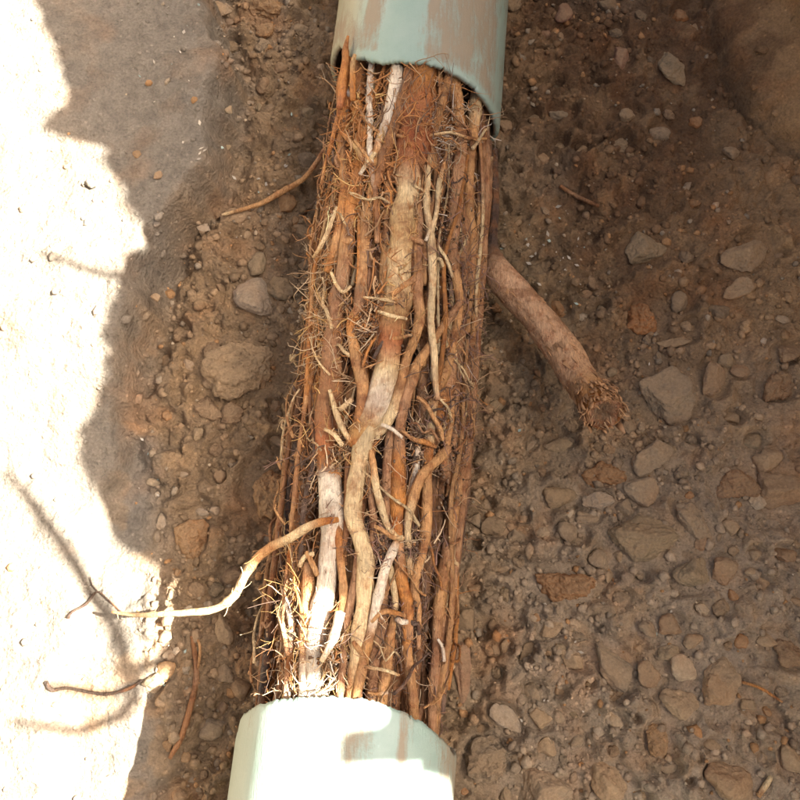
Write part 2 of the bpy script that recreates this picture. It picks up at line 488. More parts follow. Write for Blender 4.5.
def empty(name, loc, label, cat, group=None):
    o = bpy.data.objects.new(name, None); COL.objects.link(o); o.location = tuple(loc)
    o.empty_display_size = 0.02
    return tag(o, label, cat, group)

def smooth_line(P, step):
    """Catmull-Rom through the rows of P (any number of columns), resampled at about step along the first 3"""
    P = np.asarray(P, float)
    if len(P) == 2:
        P = np.vstack([P[0], P.mean(0), P[1]])
    Q = np.vstack([2 * P[0] - P[1], P, 2 * P[-1] - P[-2]])
    out = []
    for i in range(1, len(Q) - 2):
        L = np.linalg.norm(Q[i + 1][:3] - Q[i][:3]); n = max(2, int(L / step))
        t = np.linspace(0, 1, n, endpoint=False)[:, None]
        a, b, c, d = Q[i - 1], Q[i], Q[i + 1], Q[i + 2]
        out.append(0.5 * ((2 * b) + (-a + c) * t + (2 * a - 5 * b + 4 * c - d) * t ** 2 + (-a + 3 * b - 3 * c + d) * t ** 3))
    out.append(Q[-2][None])
    return np.vstack(out)

def tube(mb, P, R, C, sides=8, rough=0.0, seed=0, closed=True, lump=0.0):
    P = np.asarray(P, float); n = len(P)
    T = np.gradient(P, axis=0); T /= np.linalg.norm(T, axis=1)[:, None] + 1e-12
    N = np.zeros_like(P)
    ref = np.array([0.3, 0.1, 1.0]); ref -= T[0] * (ref @ T[0]); ref /= np.linalg.norm(ref) + 1e-9
    for i in range(n):
        ref = ref - T[i] * (ref @ T[i]); ref /= np.linalg.norm(ref) + 1e-9
        N[i] = ref
    B = np.cross(T, N)
    a = np.arange(sides) * 2 * math.pi / sides
    R = np.broadcast_to(np.asarray(R, float), (n,))
    rr = R[:, None] * np.ones((1, sides))
    if rough or lump:
        s = np.concatenate([[0], np.cumsum(np.linalg.norm(np.diff(P, axis=0), axis=1))])
        ca, sa = np.cos(a)[None, :], np.sin(a)[None, :]
        S = s[:, None] / (R.mean() * 2.2)
        rr = rr * (1 + rough * fbm(ca * 1.7 + 0 * S, sa * 1.7 + 5.0, S, seed=seed, oct=3)
                   + lump * vnoise(ca * 0.5 + 9, sa * 0.5 + 0 * S, S * 0.35, seed=seed + 9))
    V = P[:, None, :] + rr[..., None] * (N[:, None, :] * np.cos(a)[None, :, None] + B[:, None, :] * np.sin(a)[None, :, None])
    V = V.reshape(-1, 3)
    i = np.arange(n - 1)[:, None] * sides; j = np.arange(sides)[None, :]; j2 = (j + 1) % sides
    F4 = np.stack([i + j, i + j2, i + sides + j2, i + sides + j], -1).reshape(-1, 4)
    C = np.asarray(C, float)
    if C.ndim == 1: C = np.tile(C, (n, 1))
    CC = np.repeat(C, sides, axis=0)
    F3 = None
    if closed:
        V = np.vstack([V, P[0] - T[0] * R[0] * 0.3, P[-1] + T[-1] * R[-1] * 0.3])
        CC = np.vstack([CC, C[0], C[-1]])
        k = n * sides; jj = np.arange(sides); jn = (jj + 1) % sides
        F3 = np.vstack([np.stack([jn, jj, np.full(sides, k)], 1),
                        np.stack([jj + (n - 1) * sides, jn + (n - 1) * sides, np.full(sides, k + 1)], 1)])
    mb.add(V, F3, F4, CC)

# ------------------------------------------------------------------ materials
def newmat(name):
    m = bpy.data.materials.new(name); m.use_nodes = True
    nt = m.node_tree; nt.nodes.clear()
    out = nt.nodes.new("ShaderNodeOutputMaterial"); bs = nt.nodes.new("ShaderNodeBsdfPrincipled")
    nt.links.new(bs.outputs[0], out.inputs[0])
    def N(t, **kw):
        n = nt.nodes.new(t)
        for k, v in kw.items():
            if k.startswith("i_"): n.inputs[int(k[2:])].default_value = v
            else: setattr(n, k, v)
        return n
    return m, nt, bs, N

def mixrgb(nt, N, fac, a, b, mode='MIX'):
    n = N("ShaderNodeMix", data_type='RGBA', blend_type=mode)
    for sock, val in ((n.inputs[0], fac), (n.inputs[6], a), (n.inputs[7], b)):
        if hasattr(val, "is_output") or hasattr(val, "links"): nt.links.new(val, sock)
        elif isinstance(val, (int, float)): sock.default_value = val
        else: sock.default_value = (*val, 1)
    return n.outputs[2]

def ramp(nt, N, src, pts):
    r = N("ShaderNodeValToRGB"); nt.links.new(src, r.inputs[0])
    el = r.color_ramp.elements
    while len(el) < len(pts): el.new(0.5)
    for e, (p, c) in zip(el, pts):
        e.position = p; e.color = (c, c, c, 1) if isinstance(c, (int, float)) else (*c, 1)
    return r.outputs[0]

def noise(nt, N, vec, scale, detail=5, rough=0.6, dist=0.0):
    n = N("ShaderNodeTexNoise"); nt.links.new(vec, n.inputs["Vector"])
    n.inputs["Scale"].default_value = scale; n.inputs["Detail"].default_value = detail
    n.inputs["Roughness"].default_value = rough; n.inputs["Distortion"].default_value = dist
    return n.outputs["Fac"]

def mathn(nt, N, op, a, b=None):
    n = N("ShaderNodeMath", operation=op)
    for s, v in zip(n.inputs, (a, b)):
        if v is None: continue
        if isinstance(v, (int, float)): s.default_value = v
        else: nt.links.new(v, s)
    return n.outputs[0]

def bump(nt, N, h, dist, strength=1.0, prev=None):
    b = N("ShaderNodeBump"); b.inputs["Distance"].default_value = dist; b.inputs["Strength"].default_value = strength
    nt.links.new(h, b.inputs["Height"])
    if prev is not None: nt.links.new(prev, b.inputs["Normal"])
    return b.outputs[0]

def soil_like(name, use, gritty=1.0, sc=1.0, mot=(0.74, 1.28)):
    """crumbly mineral surface: base colour from 'attr' or the object's colour"""
    m, nt, bs, N = newmat(name)
    tc = N("ShaderNodeTexCoord"); vec = tc.outputs["Object"]
    if use == 'attr': base = N("ShaderNodeAttribute", attribute_name="col").outputs["Color"]
    else:
        oi = N("ShaderNodeObjectInfo"); base = oi.outputs["Color"]
        ad = N("ShaderNodeVectorMath", operation='ADD'); nt.links.new(vec, ad.inputs[0])
        rv = N("ShaderNodeVectorMath", operation='SCALE'); nt.links.new(oi.outputs["Location"], rv.inputs[0]); rv.inputs[3].default_value = 3.0
        nt.links.new(rv.outputs[0], ad.inputs[1]); vec = ad.outputs[0]
    n1 = noise(nt, N, vec, 60 * sc, 6, 0.65)
    n2 = noise(nt, N, vec, 420 * sc, 4, 0.7)
    n3 = noise(nt, N, vec, 18 * sc, 3, 0.5)
    c = mixrgb(nt, N, 1.0, base, ramp(nt, N, n1, [(0.28, mot[0]), (0.72, mot[1])]), 'MULTIPLY')
    c = mixrgb(nt, N, 1.0, c, ramp(nt, N, n2, [(0.3, 0.74), (0.7, 1.25)]), 'MULTIPLY')
    # rusty and pale drift
    c = mixrgb(nt, N, ramp(nt, N, n3, [(0.52, 0.0), (0.72, 0.45)]), c, mixrgb(nt, N, 1.0, c, (1.35, 0.95, 0.68), 'MULTIPLY'))
    vo = N("ShaderNodeTexVoronoi"); nt.links.new(vec, vo.inputs["Vector"]); vo.inputs["Scale"].default_value = 260 * sc
    grain = ramp(nt, N, vo.outputs["Color"], [(0.80, 0.0), (0.9, 0.55)])
    gm = mathn(nt, N, 'MULTIPLY', grain, ramp(nt, N, vo.outputs["Distance"], [(0.25, 1.0), (0.45, 0.0)]))
    c = mixrgb(nt, N, gm, c, mixrgb(nt, N, 1.0, c, (1.9, 1.85, 1.8), 'MULTIPLY'))
    if use == 'obj':      # soil dust lying on the faces that look up
        ge = N("ShaderNodeNewGeometry"); sz_ = N("ShaderNodeSeparateXYZ"); nt.links.new(ge.outputs["Normal"], sz_.inputs[0])
        upm = mathn(nt, N, 'ADD', sz_.outputs[2], mathn(nt, N, 'MULTIPLY', mathn(nt, N, 'SUBTRACT', n1, 0.5), 1.6))
        c = mixrgb(nt, N, ramp(nt, N, upm, [(0.45, 0.05), (1.05, 0.62)]), c, mixrgb(nt, N, n2, (0.22, 0.145, 0.075), (0.35, 0.235, 0.125)))
    nt.links.new(c, bs.inputs["Base Color"])
    bs.inputs["Roughness"].default_value = 0.95
    bs.inputs["Specular IOR Level"].default_value = 0.25
    b = bump(nt, N, n1, 0.006 * gritty, 1.0)
    b = bump(nt, N, vo.outputs["Distance"], 0.0014 * gritty, 0.7, b)
    b = bump(nt, N, n2, 0.0016 * gritty, 0.9, b)
    nt.links.new(b, bs.inputs["Normal"])
    return m

M_ground = soil_like("soil", 'attr', 1.0)
M_grav = soil_like("gravel_grit", 'attr', 0.5)
M_stone = soil_like("stone_surface", 'obj', 0.55, 1.0, (0.7, 1.3))
M_clod = soil_like("dried_clod", 'obj', 1.3, 0.9, (0.6, 1.4))
M_core = soil_like("packed_soil", 'attr', 1.2)

def root_material():
    m, nt, bs, N = newmat("root_bark")
    tc = N("ShaderNodeTexCoord")
    mp = N("ShaderNodeMapping"); nt.links.new(tc.outputs["Object"], mp.inputs[0]); mp.inputs["Scale"].default_value = (1, 0.16, 1)
    vec = mp.outputs[0]
    base = N("ShaderNodeAttribute", attribute_name="col").outputs["Color"]
    f = noise(nt, N, vec, 900, 4, 0.6)
    g = noise(nt, N, tc.outputs["Object"], 110, 5, 0.65)
    h = noise(nt, N, tc.outputs["Object"], 420, 3, 0.6)
    c = mixrgb(nt, N, 1.0, base, ramp(nt, N, f, [(0.3, 0.62), (0.7, 1.2)]), 'MULTIPLY')
    rs = noise(nt, N, tc.outputs["Object"], 48, 6, 0.7, 0.4)
    sb_ = N("ShaderNodeSeparateColor"); nt.links.new(base, sb_.inputs[0])
    peeled = ramp(nt, N, sb_.outputs[1], [(0.30, 1.0), (0.50, 0.45)])     # peeled wood holds less dirt
    c = mixrgb(nt, N, mathn(nt, N, 'MULTIPLY', peeled, ramp(nt, N, rs, [(0.49, 0.0), (0.62, 0.82)])), c, mixrgb(nt, N, g, (0.30, 0.11, 0.03), (0.16, 0.085, 0.04)))
    c = mixrgb(nt, N, ramp(nt, N, g, [(0.50, 0.0), (0.68, 0.75)]), c, mixrgb(nt, N, 1.0, c, (0.62, 0.40, 0.28), 'MULTIPLY'))
    c = mixrgb(nt, N, ramp(nt, N, h, [(0.62, 0.0), (0.74, 0.8)]), c, mixrgb(nt, N, 1.0, c, (0.35, 0.25, 0.2), 'MULTIPLY'))
    nt.links.new(c, bs.inputs["Base Color"])
    nt.links.new(ramp(nt, N, g, [(0.3, 0.42), (0.7, 0.75)]), bs.inputs["Roughness"])
    bs.inputs["Specular IOR Level"].default_value = 0.4
    b = bump(nt, N, f, 0.0016, 1.0)
    b = bump(nt, N, g, 0.003, 0.9, b)
    b = bump(nt, N, h, 0.0010, 0.8, b)
    nt.links.new(b, bs.inputs["Normal"])
    return m
M_root = root_material()

def hair_material():
    m, nt, bs, N = newmat("root_fibre")
    base = N("ShaderNodeAttribute", attribute_name="col").outputs["Color"]
    nt.links.new(base, bs.inputs["Base Color"]); bs.inputs["Roughness"].default_value = 0.6
    return m
M_hair = hair_material()

def pipe_material():
    m, nt, bs, N = newmat("green_plastic_pipe")
    tc = N("ShaderNodeTexCoord"); vec = tc.outputs["Object"]
    at = N("ShaderNodeAttribute", attribute_name="col"); sp = N("ShaderNodeSeparateColor"); nt.links.new(at.outputs["Color"], sp.inputs[0])
    mp = N("ShaderNodeMapping"); nt.links.new(vec, mp.inputs[0]); mp.inputs["Scale"].default_value = (1, 0.3, 1)
    n1 = noise(nt, N, mp.outputs[0], 75, 6, 0.7, 0.3)
    n2 = noise(nt, N, vec, 500, 4, 0.7)
    n3 = noise(nt, N, vec, 30, 4, 0.6)
    mp2 = N("ShaderNodeMapping"); nt.links.new(vec, mp2.inputs[0]); mp2.inputs["Scale"].default_value = (1, 0.06, 1); mp2.inputs["Rotation"].default_value = (0, 0, 0.09)
    scr = noise(nt, N, mp2.outputs[0], 520, 4, 0.65)
    s = mathn(nt, N, 'ADD', sp.outputs[0], mathn(nt, N, 'MULTIPLY', mathn(nt, N, 'SUBTRACT', n1, 0.5), 1.5))
    s = mathn(nt, N, 'ADD', s, mathn(nt, N, 'MULTIPLY', mathn(nt, N, 'SUBTRACT', n2, 0.5), 0.35))
    s = mathn(nt, N, 'ADD', s, mathn(nt, N, 'MULTIPLY', mathn(nt, N, 'SUBTRACT', scr, 0.5), 0.55))
    mud = ramp(nt, N, s, [(0.26, 0.06), (0.66, 0.86)])
    green = mixrgb(nt, N, ramp(nt, N, n3, [(0.3, 0.0), (0.7, 1.0)]), (0.28, 0.415, 0.35), (0.36, 0.475, 0.41))
    green = mixrgb(nt, N, sp.outputs[1], green, (0.42, 0.38, 0.24))          # age-yellowed side
    mudc = mixrgb(nt, N, n1, (0.26, 0.195, 0.125), (0.38, 0.29, 0.19))
    c = mixrgb(nt, N, mud, green, mudc)
    c = mixrgb(nt, N, sp.outputs[2], c, mixrgb(nt, N, 1.0, c, (0.40, 0.36, 0.28), 'MULTIPLY'))
    vo = N("ShaderNodeTexVoronoi"); nt.links.new(vec, vo.inputs["Vector"]); vo.inputs["Scale"].default_value = 75
    sm = mathn(nt, N, 'MULTIPLY', ramp(nt, N, vo.outputs["Color"], [(0.80, 0.0), (0.82, 1.0)]), ramp(nt, N, vo.outputs["Distance"], [(0.10, 1.0), (0.17, 0.0)]))
    c = mixrgb(nt, N, mathn(nt, N, 'MULTIPLY', sm, 0.85), c, (0.16, 0.10, 0.07))
    nt.links.new(c, bs.inputs["Base Color"])
    nt.links.new(ramp(nt, N, mud, [(0.0, 0.42), (1.0, 0.85)]), bs.inputs["Roughness"])
    b = bump(nt, N, mud, 0.0006, 0.6)
    b = bump(nt, N, n2, 0.0005, 0.7, b)
    b = bump(nt, N, scr, 0.0005, 0.7, b)
    nt.links.new(b, bs.inputs["Normal"])
    return m
M_pipe = pipe_material()

# ------------------------------------------------------------------ the ground
gx = grid_axis(-0.50, 0.50, 0.0016, -60, 60, (0, 1.05, 0.0045))
gy = grid_axis(-0.19, 0.73, 0.0016, -60, 60)
GX, GY = np.meshgrid(gx, gy)
GZ = terrain(GX, GY)

def ground_colour(x, y):
    n = fbm(x * 9, y * 9, seed=91, oct=4)
    n2 = fbm(x * 40, y * 40, seed=95, oct=3)
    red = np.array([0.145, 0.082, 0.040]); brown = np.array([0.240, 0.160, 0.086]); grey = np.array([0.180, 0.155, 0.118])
    olive = np.array([0.230, 0.165, 0.092]); ochre = np.array([0.37, 0.235, 0.115])
    def mx(a, b, t): return a * (1 - t[..., None]) + b * t[..., None]
    c = np.broadcast_to(brown, x.shape + (3,))
    c = mx(c, red, sstep(0.02, 0.16, x) * sstep(0.12, 0.38, y + 0.05 * n))  # reddish soil, darkened to stand in for the shade near the bank
    c = mx(c, olive, np.exp(-((x - 0.10 + 0.02 * n) / 0.07) ** 2) * sstep(0.62, 0.3, y) * 0.8)
    c = mx(c, ochre, sstep(0.20, 0.36, x + 0.04 * n - 0.10 * sstep(0.35, 0.55, y)) * 0.75)
    c = mx(c, np.array([0.345, 0.262, 0.170]), sstep(0.32, 0.0, y) * sstep(0.02, 0.12, x) * 0.85)  # greyer soil at lower right, lightened to put haze into its colour
    c = mx(c, grey, sstep(0.03, -0.015, x - silt_edge(y) + 0.012 * n) * 0.92)
    c = mx(c, ochre * 0.95, sstep(0.15, 0.55, n2) * 0.35 * sstep(-0.02, 0.02, x - shelf_edge(y)))
    c = mx(c, np.array([0.26, 0.20, 0.135]), sstep(0.2, 0.6, n) * 0.22)
    return c

ny, nx = GX.shape
V = np.stack([GX.ravel(), GY.ravel(), GZ.ravel()], 1)
ii = (np.arange(ny - 1)[:, None] * nx + np.arange(nx - 1)[None, :])
F = np.stack([ii, ii + 1, ii + nx + 1, ii + nx], -1).reshape(-1, 4)
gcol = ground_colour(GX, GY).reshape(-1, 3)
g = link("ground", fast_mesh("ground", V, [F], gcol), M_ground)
tag(g, kind="structure")

def gz(x, y):
    return float(terrain(np.array([x]), np.array([y]))[0])

# ------------------------------------------------------------------ pipes
def make_pipe(name, cut_uv, side, label, mud_fn, far):
    """side +1: pipe runs away to +s from its cut edge; -1: to -s"""
    cc = sorted((cyl_coord(on_cyl(u, v, PR))[1], cyl_coord(on_cyl(u, v, PR))[0]) for u, v in cut_uv)
    ph = np.array([c[0] for c in cc]); s = np.array([c[1] for c in cc])
    nph = 420
    if side > 0:      # the left flank breaks off high up
        ph = np.concatenate([[-2.3], ph]); s = np.concatenate([[s[0] + 0.004], s])
    a = np.linspace(-math.pi, math.pi, nph, endpoint=False)
    # underside: carry the edge round smoothly
    ph2 = np.concatenate([ph, [ph[0] + 2 * math.pi]]); s2 = np.concatenate([s, [s[0]]])
    aa = np.where(a < ph[0], a + 2 * math.pi, a)
    cut = np.interp(aa, ph2, s2)
    cut = cut + (0.0009 if side > 0 else 0.0005) * fbm(np.cos(a) * 9, np.sin(a) * 9, seed=3, oct=3) + 0.0007 * fbm(np.cos(a) * 45, np.sin(a) * 45, seed=4, oct=2)
    for pc_, w_, dp_ in ([(0.33, 0.012, 0.0022), (-0.55, 0.03, 0.0018), (0.75, 0.02, 0.002), (-0.15, 0.015, 0.0012)] if side > 0 else [(0.57, 0.010, 0.0030), (0.62, 0.03, 0.0014), (0.05, 0.015, 0.0012), (-0.6, 0.02, 0.0012), (0.95, 0.02, 0.002)]):
        cut = cut + side * dp_ * np.clip(1 - np.abs(a - pc_) / w_, 0, 1)
    ts = np.concatenate([np.linspace(0, 0.25, 110) ** 1.0, np.linspace(0.27, far, 40)])
    S = cut[None, :] + side * ts[:, None] * np.where(ts[:, None] > 0.3, 1, 1)
    S = np.where(ts[:, None] > 0.3, (ts[:, None] - 0.3) * side + cut[None, :] * 0 + cut.mean() + side * 0.3, S)
    PH = np.broadcast_to(a[None, :], S.shape)
    rw = PR + 0.0004 * fbm(np.cos(PH) * 2, np.sin(PH) * 2, S * 9, seed=8, oct=2)
    chip = 0.0012 * np.exp(-ts / 0.0015)[:, None]
    outer = from_cyl(S, PH, rw - chip)
    inner = from_cyl(S + side * 0.0008, PH, rw * 0 + PR - 0.0052)
    col = np.zeros(S.shape + (3,))
    col[..., 0], col[..., 1] = mud_fn(S, PH, cut[None, :])
    col[..., 2] = 0.30 if side > 0 else 0.24        # the upper end is grimier all over
    ci = col.copy(); ci[..., 0] = 0.75
    nr, nc = S.shape
    i = np.arange(nr - 1)[:, None] * nc; j = np.arange(nc)[None, :]; j2 = (j + 1) % nc
    Fo = np.stack([i + j, i + j2, i + nc + j2, i + nc + j], -1).reshape(-1, 4)
    if side < 0: Fo = Fo[:, ::-1]
    off = nr * nc
    Fi = Fo[:, ::-1] + off
    jj = np.arange(nc); jn = (jj + 1) % nc
    Fr = np.stack([jn, jj, jj + off, jn + off], 1)
    if side < 0: Fr = Fr[:, ::-1]
    k = (nr - 1) * nc
    Fe = np.stack([jj + k, jn + k, jn + k + off, jj + k + off], 1)
    if side < 0: Fe = Fe[:, ::-1]
    mb = MB()
    mb.add(np.vstack([outer.reshape(-1, 3), inner.reshape(-1, 3)]), None, np.vstack([Fo, Fi, Fr, Fe]),
           np.vstack([col.reshape(-1, 3), ci.reshape(-1, 3)]))
    base = from_cyl(cut.mean(), 0.0, 0.0) - UP * PR
    me = mb.mesh(name); me.shade_flat() if False else None
    o = link(name, me, M_pipe)
    tag(o, label, "pipe")
    return cut, a

def mud_upper(S, PH, cut):
    d = S - cut
    # stripes by angle: 0 = top of the pipe, positive = right
    m = 0.60 + 0 * S
    stripe = 0.85 * sstep(-0.42, -0.27, PH - 0.03 * np.sin(S * 30)) * sstep(0.13, 0.08, PH)
    m = m - 0.62 * stripe
    m = m - 0.75 * sstep(0.012, 0.0, d) * sstep(0.35, 0.1, np.abs(PH + 0.3)) - 0.45 * sstep(0.012, 0.0, d)
    m = m - 0.45 * sstep(-0.55, -0.75, PH) * sstep(0.02, 0.05, d)          # left flank scraped
    m = m - 0.6 * np.exp(-((PH + 0.62) / 0.035) ** 2) * sstep(0.03, 0.06, d)
    m = m - 0.35 * sstep(0.95, 1.15, PH)
    return m, 0.8 * sstep(-0.5, -0.85, PH)

def mud_lower(S, PH, cut):
    d = cut - S
    m = -0.08 + 0 * S
    m = m + 0.30 * sstep(0.1, 0.5, PH) + 0.80 * np.exp(-((PH - 0.08) / 0.15) ** 2) * np.exp(-((d - 0.028) / 0.026) ** 2)
    m = m + 0.45 * np.exp(-((PH - 0.52) / 0.06) ** 2) * sstep(0.05, 0.02, d)
    m = m + 0.30 * sstep(0.85, 1.0, PH)
    m = m + 0.20 * np.exp(-((PH + 0.9) / 0.2) ** 2)
    return m, 0.35 * sstep(-0.7, -0.95, PH) + 0 * S

cut_up, ang = make_pipe("drain_pipe", [(338, 44), (343, 52), (355, 59), (380, 62), (405, 61), (430, 64), (452, 72), (470, 83), (485, 98), (495, 114), (501, 132)],
          +1, "mud-stained pale green pipe end at the top of the roots", mud_upper, 2.9)
cut_lo, _ = make_pipe("drain_pipe", [(229, 745), (232, 732), (240, 716), (255, 706), (280, 699), (310, 697), (345, 697), (372, 701), (398, 710), (412, 716), (430, 727), (445, 740), (455, 755)],
          -1, "sunlit pale green pipe end below the roots, nearest the viewer", mud_lower, 2.6)

# ------------------------------------------------------------------ roots packed in the shape of the missing pipe
O_ = (0.52, 0.215, 0.05); T_ = (0.56, 0.30, 0.115); C_ = (0.74, 0.55, 0.29); W_ = (0.80, 0.68, 0.50)
P_ = (0.42, 0.225, 0.105); B_ = (0.33, 0.15, 0.055); K_ = (0.075, 0.046, 0.027); Y_ = (0.62, 0.39, 0.16); D_ = (0.12, 0.075, 0.05); R_ = (0.42, 0.15, 0.05)
KEY = dict(O=O_, T=T_, C=C_, W=W_, P=P_, B=B_, Y=Y_, D=D_, R=R_, K=K_)

def parse(txt):
    out = []
    for tok in txt.split():
        a = tok.split(","); out.append((float(a[0]), float(a[1]), float(a[2]), KEY[a[3]]))
    return out

